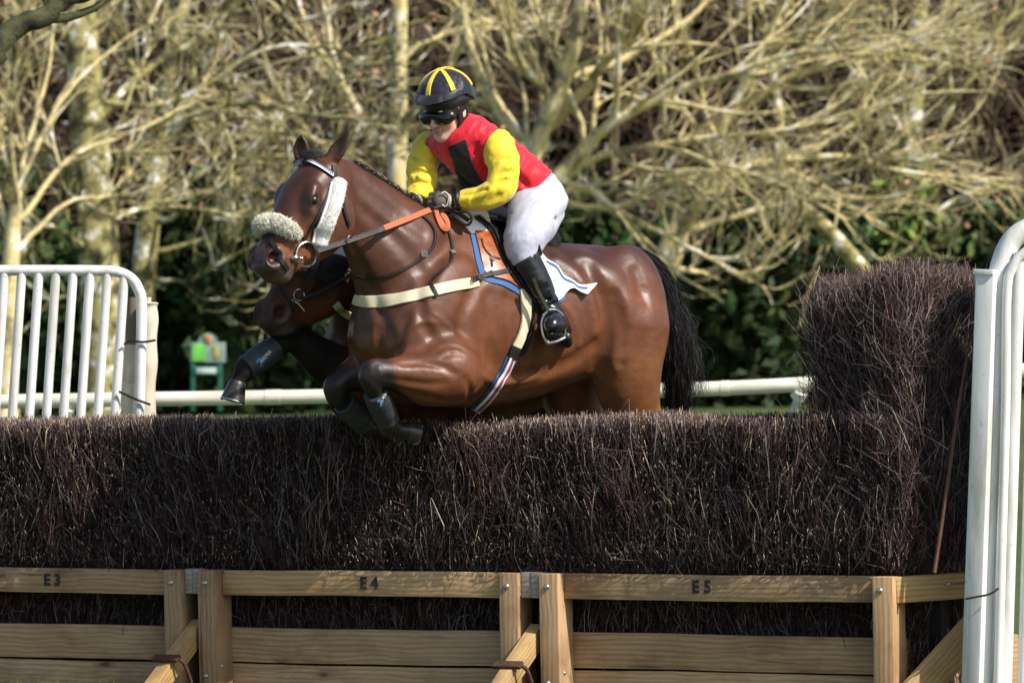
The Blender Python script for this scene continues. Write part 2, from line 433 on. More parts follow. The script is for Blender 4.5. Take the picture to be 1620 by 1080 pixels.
def sign():
    Y = 74.0; s = (DIST + Y) / FPX; P = lambda x, y, d=0.0: WM(x, y, Y + d)
    t = empty('notice_board', P(329, 640), 'small green notice board on two posts with a bright green panel', 'sign')
    G = simple('green_board_paint', (0.010, 0.11, 0.075), 0.5, var=0.15, scale=8, bmp=0.1); PA = simple('pale_board', (0.20, 0.30, 0.27), 0.6, var=0.2, scale=6, bmp=0.1)
    LG = simple('bright_green_panel', (0.16, 0.60, 0.09), 0.5, var=0.06, bmp=0); WH = simple('pale_lettering', (0.5, 0.62, 0.62), 0.5, var=0.1, bmp=0); OR = simple('orange_disc', (0.55, 0.22, 0.10), 0.5, var=0.2, scale=20, bmp=0); YE = simple('yellow_disc', (0.42, 0.36, 0.08), 0.5, var=0.2, bmp=0)
    AX_ = np.array([C_R, C_F, C_U]); wd = lambda x0, y0, x1, y1, m, nm, dep, th=0.04, par=None: (lambda b: (b.box(P((x0 + x1) / 2, (y0 + y1) / 2, dep), AX_, ((x1 - x0) / 2 * s, th, (y1 - y0) / 2 * s), 0.008), b.build(nm, m, par or t))[1])(MB())
    wd(302, 575, 309, 650, G, 'post', 0.0, .05); wd(345, 575, 352, 650, G, 'post', 0.0, .05)
    bo = wd(301, 541, 357, 573, PA, 'board', -0.02); wd(304, 543.5, 325, 571, LG, 'green_panel', -0.075, .012, bo); wd(338, 548, 347, 566, YE, 'yellow_panel', -0.075, .012, bo)
    lo = wd(303, 579, 351, 593, G, 'lower_board', -0.03); wd(311, 581.5, 342, 590.5, WH, 'lettering_strip', -0.085, .012, lo)
    b = MB(); an = np.linspace(0, math.pi, 24); c = P(329, 541.5, -.02); R_ = 15 * s
    for dd in (-.04, .04): b.V.append(np.vstack([c + C_F * dd, c + C_F * dd + R_ * (np.cos(an)[:, None] * C_R + np.sin(an)[:, None] * C_U)])); b.C.append(np.ones((25, 3)))
    for i in range(23): b.F.setdefault(3, []).extend([[0, i + 1, i + 2], [25, 25 + i + 2, 25 + i + 1]]); b.F.setdefault(4, []).append([i + 1, 25 + i + 1, 25 + i + 2, i + 2])
    b.n = 50; top = b.build('round_top', PA, t)
    b = MB(); b.ball(P(330, 537, -0.08), (6 * s, .02, 7 * s)); b.build('emblem_disc', OR, top); b = MB(); b.ball(P(325, 533, -0.075), (4.5 * s, .018, 5 * s)); b.build('emblem_disc', YE, top)
sign()

# ---- bare trees hung with lichen
def bark(name, base, lich, light, amt, scale=1.6):
    m, nt, bs = new_mat(name); v = coords(nt)
    f = noise_tex(nt, v, scale, 6, 0.65); c = ramp(nt, f, [(0.30, base), (0.41 + 0.1 * (1 - amt), base), (0.47 + 0.1 * (1 - amt), lich), (0.55, lich), (0.62, light)])
    c = mixc(nt, c, ramp(nt, noise_tex(nt, v, scale * 7, 4, 0.7), [(0.3, 0.6), (0.7, 1.25)])); nt.links.new(c, bs.inputs['Base Color']); bs.inputs['Roughness'].default_value = 0.9
    bump(nt, bs, noise_tex(nt, v, scale * 9, 4, 0.7), 0.5, 0.03); return m
M_BARKS = [bark('lichen_bark', (0.27, 0.23, 0.13), (0.68, 0.57, 0.27), (0.90, 0.85, 0.70), 1.0, 1.6), bark('pale_bark', (0.085, 0.078, 0.035), (0.36, 0.32, 0.12), (0.94, 0.92, 0.84), 0.8, 2.2), bark('brown_bark', (0.13, 0.088, 0.060), (0.20, 0.155, 0.085), (0.30, 0.26, 0.18), 0.6)]
M_TWIGB = simple('brown_twigs', (0.125, 0.075, 0.048), 0.9, var=0.4, scale=0.6, bmp=0, tint=True)
M_MOSS_SHADE = bark('mossy_shaded_bark', (0.030, 0.030, 0.018), (0.060, 0.065, 0.022), (0.10, 0.10, 0.05), 0.8, 6)  # green-brown moss, darkened further: the limb's shade is put into the colour

class Tree:
    """bare tree: hand laid limbs, side branches and twigs grown from them"""
    def __init__(s, seed, Y, spread=2.2): s.r = np.random.default_rng(seed); s.Y = Y; s.sp = spread; s.B = []; s.k = (DIST + Y) / FPX
    def limb(s, pix, w0, w1, sub=9, lev=3, dY=None, ln=(0.35, 0.75)):
        n = len(pix); e = s.r.normal(0, s.sp) if dY is None else dY
        P = np.array([WM(x, y, s.Y + e * i / max(1, n - 1)) for i, (x, y) in enumerate(pix)]); P = spline(P, 6)
        T_ = np.linspace(0, 1, len(P)); P = P + 0.05 * s.r.normal(0, 1, (len(P), 3)).cumsum(0) * (T_[:, None] > 0) * min(1, w0 / 12) * 0.4
        w0 *= 0.8; R = np.linspace(w0, w1 * .8, len(P)) / 2 * s.k
        s.B.append((P, R, 8)); s.grow(P, R, sub, lev, ln)
        return P
    def grow(s, P, R, count, lev, ln):
        if lev <= 0: return
        L = np.linalg.norm(np.diff(P, axis=0), axis=1).sum(); T = np.gradient(P, axis=0); T /= np.linalg.norm(T, axis=1)[:, None]
        for _ in range(count if lev < 3 else max(4, int(count * 0.8))):
            i = min(len(P) - 2, int(len(P) * s.r.uniform(0.22, 1.0))); t = T[i]
            a = s.r.normal(0, 1, 3); a -= a.dot(t) * t; a /= np.linalg.norm(a); ang = s.r.uniform(0.28, 0.85)
            d = t * math.cos(ang) + a * math.sin(ang); l = L * s.r.uniform(*ln) * (1.1 - 0.5 * i / len(P)); l = min(max(l, 0.8), 6.0)
            r0 = min(R[i] * s.r.uniform(0.5, 0.9), 0.070 if lev > 2 else 0.038 if lev > 1 else 0.018); r0 = max(r0, 0.032 if lev > 2 else 0.020 if lev > 1 else 0.011)
            m = 8 if lev > 1 else 6; Q = [P[i]]; d2 = d.copy(); up = s.r.uniform(-0.06, 0.26) + (0.5 if P[i][2] < 4.2 else 0.0)
            for j in range(m):
                d2 = d2 + s.r.normal(0, 0.15, 3) + np.array([0, 0, up * 0.3]); d2 /= np.linalg.norm(d2); Q.append(Q[-1] + d2 * l / m)
            Q = np.array(Q); RR_ = np.linspace(r0, max(0.006, r0 * 0.3), len(Q)); s.B.append((Q, RR_, 5 if lev > 1 else 3)); s.grow(Q, RR_, 5 if lev == 3 else 2, lev - 1, (0.35, 0.75))
    def build(s, trunk, w, label, mat, group=None, buds=0):
        base = WM(trunk[0][0], trunk[0][1], s.Y); base[2] = 0
        o = empty('bare_tree', base, label, 'tree', group)
        P = spline(np.array([WM(x, y, s.Y) for x, y in trunk]), 7); P = np.vstack([P[0] * [1, 1, 0] + [0, 0, -0.2], P]); Rr = np.linspace(w[0], w[1], len(P)) / 2 * s.k; Rr[0] *= 1.35; Rr[1] *= 1.1
        b = MB(); b.tube(P, Rr, 14); b.build('trunk', mat, o)
        c = MB()
        by = {}
        for Q, R, n in s.B: by.setdefault((len(Q), n), []).append((Q, R))
        V = []; F = []; off = 0
        for (m, n), L in by.items():
            C = np.array([q for q, _ in L]); R = np.array([r for _, r in L]); T = np.gradient(C, axis=1); T /= np.linalg.norm(T, axis=2)[..., None] + 1e-9
            A = np.cross(T, np.broadcast_to([0.31, 0.2, 0.93], T.shape)); A /= np.linalg.norm(A, axis=2)[..., None] + 1e-9; B = np.cross(T, A); an = np.linspace(0, 2 * math.pi, n, endpoint=False)
            v = (C[:, :, None] + R[..., None, None] * (np.cos(an)[None, None, :, None] * A[:, :, None] + np.sin(an)[None, None, :, None] * B[:, :, None])).reshape(-1, 3)
            base_ = (np.arange(len(L))[:, None, None] * m + np.arange(m - 1)[None, :, None]) * n; k = np.arange(n)[None, None]; l = (k + 1) % n
            F.append(np.stack([base_ + k, base_ + l, base_ + n + l, base_ + n + k], -1).reshape(-1, 4) + off); V.append(v); off += len(v)
        link('crown', mesh_np('crown', np.vstack(V), np.vstack(F)), mat, o)
        if buds:
            tips = np.array([Q[-1] for Q, R, n in s.B if n == 3]); tips = tips[s.r.integers(0, len(tips), buds)] + s.r.normal(0, .05, (buds, 3)); leafy('withered_leaves', tips, 0.075, M_DEAD, o, s.r)
        return o

def leafy(name, C, size, mat, parent, r, col=None, kind=None):
    n = len(C); a = r.normal(0, 1, (n, 3)); a /= np.linalg.norm(a, axis=1)[:, None]; b = np.cross(a, r.normal(0, 1, (n, 3))); b /= np.linalg.norm(b, axis=1)[:, None]
    sz = (size * r.uniform(0.6, 1.4, n))[:, None]
    V = np.stack([C - a * sz, C + b * sz * .55, C + a * sz, C - b * sz * .55], 1).reshape(-1, 3); F = np.arange(4 * n).reshape(n, 4)
    return tag(link(name, mesh_np(name, V, F, False, None if col is None else np.repeat(col, 4, 0)), mat, parent), kind=kind)
M_DEAD = simple('withered_leaf', (0.40, 0.23, 0.13), 0.8, var=0.3, bmp=0)
def leafmat(name, c, var=0.35):
    m, nt, bs = new_mat(name); a = nd(nt, 'ShaderNodeAttribute', attribute_name='tint'); col = mixc(nt, a.outputs['Color'], c); nt.links.new(col, bs.inputs['Base Color']); bs.inputs['Roughness'].default_value = 0.6; bs.inputs['Specular IOR Level'].default_value = 0.25
    return m
M_EVER = leafmat('evergreen_leaf', (0.036, 0.058, 0.017)); M_IVY = leafmat('ivy_leaf', (0.12, 0.17, 0.035)); M_FAR = leafmat('far_wood_leaf', (0.026, 0.021, 0.013))

def evergreen(x, ytop, wpx, Y, seed, label, n=3800):
    r = np.random.default_rng(seed); k = (DIST + Y) / FPX; base = WM(x, 640, Y); base[2] = 0; top = WM(x, ytop, Y)[2]; w = wpx * k / 2
    o = empty('evergreen_bush', base, label, 'bush', 'dark evergreens under the trees')
    b = MB(); b.tube(spline([base + [0, 0, -.2], base + [.1, .1, top * .4], base + [.05, 0, top * .85]], 5), np.linspace(.16, .04, 11), 8); b.build('trunk', M_BARKS[2], o)
    m = 46; u = r.normal(0, 1, (m, 3)); u /= np.linalg.norm(u, axis=1)[:, None]; rad = r.uniform(.45, 1, m)[:, None] ** .5
    C = base + np.array([0, 0, top * .5]) + u * rad * np.array([w * .85, w * .75, top * .46]); C[:, 2] = np.maximum(C[:, 2], .25)
    j = r.integers(0, m, n); tint = np.repeat(r.uniform(0.25, 1.9, (m, 1)), 3, 1)[j] * r.uniform(.7, 1.3, (n, 1)) * np.array([1 + .25 * r.normal(0, 1, n), np.ones(n), np.ones(n)]).T.clip(.5, 1.6)
    P = C[j] + r.normal(0, 1, (n, 3)) * np.array([w * .20, w * .20, top * .10]); P[:, 2] = np.maximum(P[:, 2], .03)
    leafy('crown', P, 0.22, M_EVER, o, r, tint)
EV = [(-40, 250, 230, 86), (120, 380, 200, 84), (300, 300, 190, 82), (405, 360, 190, 80), (500, 330, 200, 84), (640, 350, 210, 86), (780, 320, 220, 88), (930, 300, 220, 88), (1075, 340, 200, 84), (1190, 330, 200, 81), (1300, 350, 180, 84), (1430, 330, 200, 87), (1560, 340, 210, 86), (1690, 300, 200, 88)]
EVL = ['dark evergreen bush at the left edge behind the white railing', 'dark evergreen bush behind the mottled trunk and white railing', 'dark evergreen bush directly behind the small green notice board', 'dark evergreen bush right of the notice board, behind the horses\' muzzles', 'dark evergreen bush behind the necks of the two horses', 'dark evergreen bush hidden behind the shoulder of the front horse', 'dark evergreen bush behind the saddle', 'dark evergreen bush behind the rump of the front horse', 'dark evergreen bush just right of the black tail', 'dark evergreen bush left of the tall brush wing', 'dark evergreen bush above the left end of the tall brush wing', 'dark evergreen bush beneath the ivy covered trunk', 'dark evergreen bush behind the right white wing hoop', 'dark evergreen bush past the right edge']
for i, (x, yt, w, Y) in enumerate(EV): evergreen(x, yt, w, Y, 100 + i, EVL[i])

def far_wood():
    r = np.random.default_rng(77)
    n = 46000; X = np.concatenate([r.uniform(-24, 24, 24000), r.uniform(-70, 70, n - 24000)]); Z = r.uniform(0, 1, n) ** 0.9 * (13.5 + 1.5 * np.sin(X * .8) + 1.0 * np.sin(X * 2.1 + 1)); Y = 106 + r.uniform(-3, 5, n) + 1.5 * np.sin(X * .6)
    cl = 0.5 + 0.5 * np.sin(X * 1.1 + 2 * np.sin(Z * .7)) * np.sin(Z * .9 + X * .5); tint = np.stack([0.5 + 0.9 * cl + r.normal(0, .15, n), 0.5 + .8 * cl + r.normal(0, .12, n), .5 + .7 * cl], 1).clip(.2, 2)
    o = leafy('far_wood', np.stack([X, Y, Z], 1), 0.42, M_FAR, None, r, tint); tag(o, kind='stuff')
    # a brown thicket of bare twigs standing in front of it
    n = 7500; X = r.uniform(-20, 20, n); Y = 93 + r.uniform(-3, 10, n); Z = r.uniform(0.2, 11.5, n)
    dens = (Z > 2.2) | (r.uniform(0, 1, n) < .35) | (X > 9); X, Y, Z = X[dens], Y[dens], Z[dens]; n = len(X)
    S = np.stack([X, Y, Z], 1); d = r.normal(0, 1, (n, 3)) * np.array([.8, .5, .55]) + np.array([0, 0, .35]); d /= np.linalg.norm(d, axis=1)[:, None]; l = r.uniform(.5, 1.9, n)[:, None]
    m1 = S + d * l * .5 + r.normal(0, .12, (n, 3)); e = S + d * l + r.normal(0, .25, (n, 3)); C = np.stack([S, m1, e], 1)
    R = r.uniform(.006, .020, n)[:, None] * np.array([1, .8, .4]); tint = r.uniform(.6, 1.5, (n, 1)) * np.array([[1, 1, 1]]) * np.array([1 + .12 * r.normal(0, 1, n), np.ones(n), np.ones(n)]).T
    thin_tubes('brown_thicket', C, R, M_TWIGB, None, tint.clip(.3, 2), 'stuff')
far_wood()
def T(*a, **k): return Tree(*a, **k)
t = T(1, 74); A = t.limb
A([(150, 330), (60, 240), (-60, 190)], 22, 7); A([(140, 200), (230, 110), (330, 40), (400, -40)], 20, 7); A([(152, 300), (250, 210), (390, 170), (520, 190), (620, 200)], 17, 5, 12); A([(158, 420), (80, 360), (-10, 400)], 14, 5); A([(155, 360), (260, 330), (380, 345), (460, 420)], 12, 4, 9); A([(135, 120), (70, 60), (20, -40)], 18, 6); A([(160, 480), (90, 470), (20, 540)], 10, 4, 6); A([(140, 160), (270, 160), (420, 80), (560, 80)], 14, 4, 10)
t.build([(168, 648), (162, 520), (150, 300), (130, 80), (118, -120), (110, -300)], (76, 42), 'broad mottled pale trunk of a lichen covered bare tree behind the left white railing', M_BARKS[1], 'bare trees behind the racecourse', 120)
t = T(2, 80); A = t.limb
A([(240, 330), (330, 260), (430, 240), (560, 235)], 15, 5, 12); A([(250, 250), (330, 130), (420, 60), (470, -40)], 18, 6); A([(236, 400), (320, 390), (400, 420), (470, 500)], 12, 4, 8); A([(262, 180), (200, 90), (150, 0)], 14, 5); A([(235, 360), (300, 330), (360, 270), (480, 260)], 12, 4, 9); A([(230, 440), (290, 440), (340, 420), (410, 380)], 10, 4, 7); A([(240, 300), (180, 260), (60, 280), (-40, 330)], 12, 4)
t.build([(213, 648), (222, 500), (238, 330), (264, 160), (290, -30), (305, -220)], (46, 24), 'slimmer leaning bare tree just right of the broad mottled trunk', M_BARKS[1], 'bare trees behind the racecourse', 120)
t = T(3, 84); A = t.limb
A([(630, 260), (560, 160), (500, 60), (450, -60)], 20, 7); A([(632, 200), (700, 120), (760, 20), (790, -80)], 20, 8); A([(628, 300), (540, 240), (440, 200), (330, 210)], 14, 5, 12); A([(630, 150), (570, 100), (480, 90), (360, 120)], 12, 4, 9); A([(634, 330), (560, 330), (480, 300), (420, 320)], 10, 4, 7); A([(630, 100), (690, 60), (820, 40)], 12, 5, 8)
t.build([(626, 648), (626, 450), (630, 220), (632, 40), (634, -160)], (36, 22), 'straight yellow green bare trunk standing behind the left shoulder of the rider', M_BARKS[0], 'bare trees behind the racecourse', 90)
t = T(4, 76); A = t.limb
A([(806, 420), (850, 250), (905, 110), (940, -40)], 44, 26, 9); A([(812, 380), (900, 250), (1010, 160), (1150, 110), (1330, 50)], 30, 9, 16); A([(830, 330), (930, 260), (1060, 230), (1240, 205), (1380, 170)], 20, 6, 14); A([(850, 260), (780, 160), (740, 60), (735, -60)], 32, 14, 9); A([(870, 200), (960, 110), (1020, 30), (1060, -60)], 24, 10, 10); A([(800, 430), (900, 300), (990, 340), (1090, 390), (1190, 440)], 18, 6, 12); A([(840, 300), (960, 330), (1060, 290), (1180, 270)], 14, 5, 11); A([(905, 120), (1000, 90), (1110, 20), (1180, -40)], 18, 7, 9); A([(880, 170), (820, 90), (800, -20)], 16, 7, 8)
t.build([(790, 648), (795, 540), (806, 410), (836, 300)], (70, 52), 'big spreading yellow lichen bare tree whose limbs fan out right behind the rider', M_BARKS[0], 'bare trees behind the racecourse', 150)
t = T(5, 79); A = t.limb
A([(1060, 400), (1110, 300), (1150, 180), (1210, 60), (1240, -50)], 28, 12, 10); A([(1100, 320), (1200, 260), (1320, 250), (1450, 275), (1600, 280)], 20, 6, 13); A([(1080, 370), (1180, 330), (1290, 310), (1400, 360)], 15, 5, 10); A([(1130, 240), (1060, 150), (1020, 60), (1000, -40)], 18, 7, 9); A([(1150, 190), (1270, 120), (1400, 90), (1540, 110)], 18, 5, 13); A([(1190, 100), (1290, 30), (1380, -40)], 16, 6, 9); A([(1050, 420), (1120, 430), (1170, 380), (1165, 320)], 12, 4, 8); A([(1090, 340), (1010, 300), (940, 310)], 12, 4, 7)
t.build([(1005, 648), (1020, 520), (1060, 400), (1085, 340)], (54, 38), 'leaning bare tree with wavy branches rising behind the horse\'s rump', M_BARKS[0], 'bare trees behind the racecourse', 150)
t = T(6, 77); A = t.limb
A([(1232, 210), (1215, 120), (1195, 20), (1180, -60)], 20, 10, 8); A([(1260, 320), (1330, 260), (1420, 230)], 12, 4, 8); A([(1240, 270), (1180, 260), (1100, 300)], 10, 4, 7)
t.build([(1470, 648), (1415, 500), (1362, 425), (1300, 355), (1250, 310), (1228, 225)], (34, 20), 'thin pale white trunk slanting down to the right above the tall brush wing', M_BARKS[1], 'bare trees behind the racecourse')
t = T(7, 86); A = t.limb
A([(1440, 300), (1500, 180), (1570, 60), (1620, -20)], 18, 7, 10); A([(1445, 240), (1380, 150), (1300, 80)], 16, 6, 9); A([(1438, 360), (1540, 300), (1640, 260)], 13, 5, 9); A([(1450, 120), (1540, 30), (1600, -60)], 13, 5, 9); A([(1436, 330), (1360, 300), (1290, 320)], 11, 4, 8)
tr8 = t.build([(1428, 648), (1432, 420), (1440, 260), (1452, 60), (1462, -140)], (46, 26), 'upright pale trunk wrapped in green ivy behind the tall brush wing', M_BARKS[1], 'bare trees behind the racecourse')
r = np.random.default_rng(8); n = 1500; yy = 250 + 400 * r.uniform(0, 1, n) ** .7; P = np.array([WM(1434 + q, y, 85.6) for q, y in zip(r.normal(0, 1, n) * (16 + 26 * smooth01(330, 430, yy)) - 16 * smooth01(300, 420, yy), yy)]) + r.normal(0, .25, (n, 3))
leafy('ivy', P, 0.17, M_IVY, tr8, r, r.uniform(.35, 1.7, (n, 1)) * np.array([[1, 1, 1]]))
t = T(9, 88); A = t.limb
for q in ([(1590, 420), (1540, 280), (1500, 150), (1490, 0)], [(1600, 400), (1640, 250), (1630, 100), (1600, -40)], [(1585, 440), (1500, 400), (1420, 420)], [(1595, 380), (1530, 330), (1440, 320)], [(1610, 300), (1560, 180), (1580, 40)]): A(q, 14, 5, 13)
t.build([(1600, 648), (1596, 520), (1598, 380), (1605, 280)], (32, 20), 'brown twiggy bare tree at the right edge behind the white wing hoop', M_BARKS[2], 'bare trees behind the racecourse', 60)
t = T(10, 90); A = t.limb
for q in ([(470, 420), (440, 300), (390, 200), (350, 60)], [(474, 380), (540, 270), (580, 140), (590, 0)], [(470, 400), (400, 360), (330, 370)], [(474, 330), (470, 200), (500, 60), (490, -40)]): A(q, 15, 5, 12)
t.build([(470, 648), (468, 520), (472, 400), (476, 320)], (34, 20), 'brown bare tree behind the ears of the front horse', M_BARKS[2], 'bare trees behind the racecourse', 60)
t = T(12, 92); A = t.limb
for q in ([(960, 400), (930, 250), (880, 120), (870, -20)], [(964, 380), (1030, 250), (1050, 100), (1090, -30)], [(960, 420), (1040, 380), (1110, 390)], [(962, 340), (980, 200), (960, 60), (970, -40)], [(1225, 420), (1280, 280), (1290, 140), (1340, 0)]): A(q, 15, 5, 13)
t.build([(955, 648), (956, 520), (960, 400), (964, 330)], (32, 20), 'brown bare tree standing farthest back between the spreading lichen trees', M_BARKS[2], 'bare trees behind the racecourse', 60)
t = T(13, 70); A = t.limb
for q in ([(20, 420), (40, 250), (80, 100), (90, -40)], [(15, 380), (-30, 220), (-40, 60)], [(22, 400), (100, 330), (180, 320)], [(28, 330), (10, 180), (30, 20)], [(26, 350), (110, 250), (230, 200), (340, 150)], [(30, 300), (90, 180), (160, 100), (250, 30)]): A(q, 13, 4, 7)
t.build([(10, 648), (14, 520), (18, 400), (24, 320)], (36, 22), 'bare tree at the left edge partly behind the railing bars', M_BARKS[0], 'bare trees behind the racecourse', 60)
# near overhanging limb, top left
t = T(21, 9, 0.2); k = t.k
for q, w0, w1 in (([(-40, 92), (10, 58), (62, 22), (118, -22), (190, -80)], 48, 34),): t.limb(q, w0, w1, 5, 2, 0.3, (0.15, 0.35))
t.build([(-330, 900), (-325, 600), (-280, 320), (-150, 160), (-40, 92)], (110, 50), 'mossy limb of a near tree, shade painted into its dark bark, cutting across the top left corner', M_MOSS_SHADE)
# ------------------------------------------------------------------ the brush fence
TH = math.radians(25); FT = np.array([math.cos(TH), -math.sin(TH), 0]); FN = np.array([-math.sin(TH), -math.cos(TH), 0]); FZ = np.array([0, 0, 1.0]); FAX = np.array([FT, FN, FZ])
def FP(u, n, z): return np.stack(np.broadcast_arrays(u, n, z), -1) @ FAX
def uz(px, py, n):
    """pixel -> (along, height) on the plane n of the fence"""
    d = C_F + C_R * (px - CX) / FPX - C_U * (py - CY) / FPX; s = (n - CAM @ FN) / (d @ FN); p = CAM + d * s
    return p @ FT, p[2]

def wood(name, c1, c2, dark):
    m, nt, bs = new_mat(name); v = coords(nt, (1, 1, 1), attr='flow')
    def mp(s):
        q = nd(nt, 'ShaderNodeMapping'); q.inputs['Scale'].default_value = s; nt.links.new(v, q.inputs['Vector']); return q.outputs['Vector']
    big = noise_tex(nt, mp((0.9, 4, 4)), 1.0, 4, 0.55, 0.6); rings = nd(nt, 'ShaderNodeTexWave', wave_type='BANDS', bands_direction='Y'); nt.links.new(mp((0.55, 1.0, 0.7)), rings.inputs['Vector'])
    rings.inputs['Scale'].default_value = 14; rings.inputs['Distortion'].default_value = 5.5; rings.inputs['Detail'].default_value = 3; rings.inputs['Detail Scale'].default_value = 0.6
    grain = noise_tex(nt, mp((3, 130, 130)), 1.0, 4, 0.6)
    c = ramp(nt, big, [(0.28, c1), (0.72, c2)]); c = mixc(nt, c, ramp(nt, rings.outputs['Fac'], [(0.0, 0.80), (0.5, 1.0), (1.0, 1.06)])); c = mixc(nt, c, ramp(nt, grain, [(0.3, 0.80), (0.7, 1.12)]))
    vo = nd(nt, 'ShaderNodeTexVoronoi', feature='F1'); nt.links.new(mp((3.2, 8.0, 0.0)), vo.inputs['Vector']); vo.inputs['Scale'].default_value = 1.0; vo.inputs['Randomness'].default_value = 1.0
    kn = ramp(nt, vo.outputs['Distance'], [(0.0, 1), (0.07, 0.9), (0.13, 0.35), (0.24, 0)]); pick = nd(nt, 'ShaderNodeSeparateColor'); nt.links.new(vo.outputs['Color'], pick.inputs[0]); kn = mixc(nt, kn, ramp(nt, pick.outputs[0], [(0.60, 0.0), (0.64, 1.0)])); c = mixc(nt, c, dark, kn, 'MIX')
    crack = noise_tex(nt, mp((1.2, 34, 34)), 1.0, 3, 0.5, 1.0); c = mixc(nt, c, ramp(nt, crack, [(0.66, 1.0), (0.72, 0.55), (0.76, 0.45)]))
    st = noise_tex(nt, mp((1.6, 2.2, 2.2)), 2.0, 5, 0.65); c = mixc(nt, c, ramp(nt, st, [(0.34, (0.72, 0.67, 0.61)), (0.52, (1, 1, 1)), (0.75, (1.08, 1.04, 0.98))]))
    oi = nd(nt, 'ShaderNodeObjectInfo'); c = mixc(nt, c, ramp(nt, oi.outputs['Random'], [(0.0, (0.80, 0.79, 0.80)), (0.35, (0.95, 0.90, 0.86)), (0.7, (1.0, 1.0, 1.0)), (1.0, (1.10, 1.04, 0.95))]))
    tc = nd(nt, 'ShaderNodeTexCoord'); sx = nd(nt, 'ShaderNodeSeparateXYZ'); nt.links.new(tc.outputs['Object'], sx.inputs[0]); mr = nd(nt, 'ShaderNodeMapRange'); mr.inputs['From Min'].default_value = 0.45; mr.inputs['From Max'].default_value = 0.0; nt.links.new(sx.outputs['Z'], mr.inputs['Value'])
    md = noise_tex(nt, tc.outputs['Object'], 9, 6, 0.75); mu = nd(nt, 'ShaderNodeMath', operation='MULTIPLY'); nt.links.new(md, mu.inputs[0]); nt.links.new(mr.outputs[0], mu.inputs[1])
    c = mixc(nt, c, (0.135, 0.105, 0.070), ramp(nt, mu.outputs[0], [(0.36, 0.0), (0.56, 0.45)]), 'MIX')                                     # mud splashed up from the take-off
    nt.links.new(c, bs.inputs['Base Color']); bs.inputs['Roughness'].default_value = 0.72; bs.inputs['Specular IOR Level'].default_value = 0.3
    n1 = bump(nt, bs, grain, 0.35, 0.002); bump(nt, bs, rings.outputs['Fac'], 0.15, 0.002, n1); return m
M_WOOD = wood('weathered_softwood', (0.46, 0.295, 0.158), (0.56, 0.385, 0.222), (0.12, 0.065, 0.03)); M_WOODY = wood('fresh_softwood', (0.45, 0.30, 0.13), (0.54, 0.38, 0.18), (0.14, 0.07, 0.03)); M_WOODG = wood('grey_end_grain', (0.34, 0.30, 0.25), (0.46, 0.42, 0.36), (0.2, 0.16, 0.12))
M_RUST = simple('rusty_iron', (0.075, 0.032, 0.020), 0.8, var=0.5, scale=60, bmp=0.6, bscale=220); M_GALV = simple('galvanised_bolt', (0.50, 0.53, 0.55), 0.35, 0.9, var=0.2, scale=80, bmp=0.1)
M_STENCIL = simple('black_stencil_paint', (0.030, 0.028, 0.026), 0.8, var=0.4, scale=120, bmp=0.1)
wr = np.random.default_rng(4)
def board(name, c, ax, half, mat, parent, bev=0.004, warp=0.0025):
    """sawn board: ax rows = along, width, thickness"""
    c = np.asarray(c, float); ax = np.array([unit(a) for a in ax]); h = np.asarray(half, float); bm = bmesh.new(); bmesh.ops.create_cube(bm, size=2.0)
    for v in bm.verts: v.co = Vector((v.co.x * h[0], v.co.y * h[1], v.co.z * h[2]))
    bmesh.ops.bevel(bm, geom=bm.edges[:], offset=bev, segments=2, affect='EDGES', profile=0.55)
    nseg = max(1, int(h[0] / 0.12))
    if nseg > 1:
        for x in np.linspace(-h[0], h[0], nseg + 1)[1:-1]: bmesh.ops.bisect_plane(bm, geom=bm.verts[:] + bm.edges[:] + bm.faces[:], plane_co=(x, 0, 0), plane_no=(1, 0, 0))
    bm.verts.index_update(); Lc = np.array([v.co[:] for v in bm.verts]); F = [[v.index for v in f.verts] for f in bm.faces]; bm.free()
    if np.linalg.det(ax) < 0: F = [f[::-1] for f in F]
    ph = wr.uniform(0, 6, 3); Wp = Lc.copy(); Wp[:, 1] += warp * np.sin(Lc[:, 0] * 3.1 + ph[0]) + warp * .5 * np.sin(Lc[:, 0] * 9 + ph[1]); Wp[:, 2] += warp * .6 * np.sin(Lc[:, 0] * 4 + ph[2])
    by = {}
    for f in F: by.setdefault(len(f), []).append(f)
    me = mesh_np(name, c + Wp @ ax, [np.array(f) for f in by.values()], True, None, Lc + wr.uniform(-20, 20, 3)); me.set_sharp_from_angle(angle=math.radians(30)); return link(name, me, mat, parent)
def bolt(parent, p, n, r=0.013):
    n = unit(n); a = unit(np.cross(n, [0, 0, 1])); b_ = np.cross(n, a); b = MB(); rows = []
    for rr, hh in ((1.0, -0.002), (1.0, 0.002), (0.82, 0.006), (0.5, 0.0085), (0.01, 0.0095)):
        an = np.linspace(0, 2 * math.pi, 14, endpoint=False); rows.append(p + n * hh + r * rr * (np.cos(an)[:, None] * a + np.sin(an)[:, None] * b_))
    b.add(np.vstack(rows), [[i * 14 + k, i * 14 + (k + 1) % 14, (i + 1) * 14 + (k + 1) % 14, (i + 1) * 14 + k] for i in range(4) for k in range(14)]); b.build('bolt', M_GALV, parent)
NR, NB = -0.062, -0.155                                   # rail and board fronts behind the post fronts
Z_RT = np.mean([uz(x, y, NR)[1] for x, y in ((60, 899), (560, 903), (1100, 906))]); Z_RB = np.mean([uz(x, y, NR)[1] for x, y in ((60, 936), (560, 944), (1100, 948))])
Z_B1 = np.mean([uz(x, y, NB)[1] for x, y in ((60, 985), (560, 995), (1100, 1005))]); Z_B1b = np.mean([uz(x, y, NB)[1] for x, y in ((60, 1039), (560, 1051), (1100, 1063))])
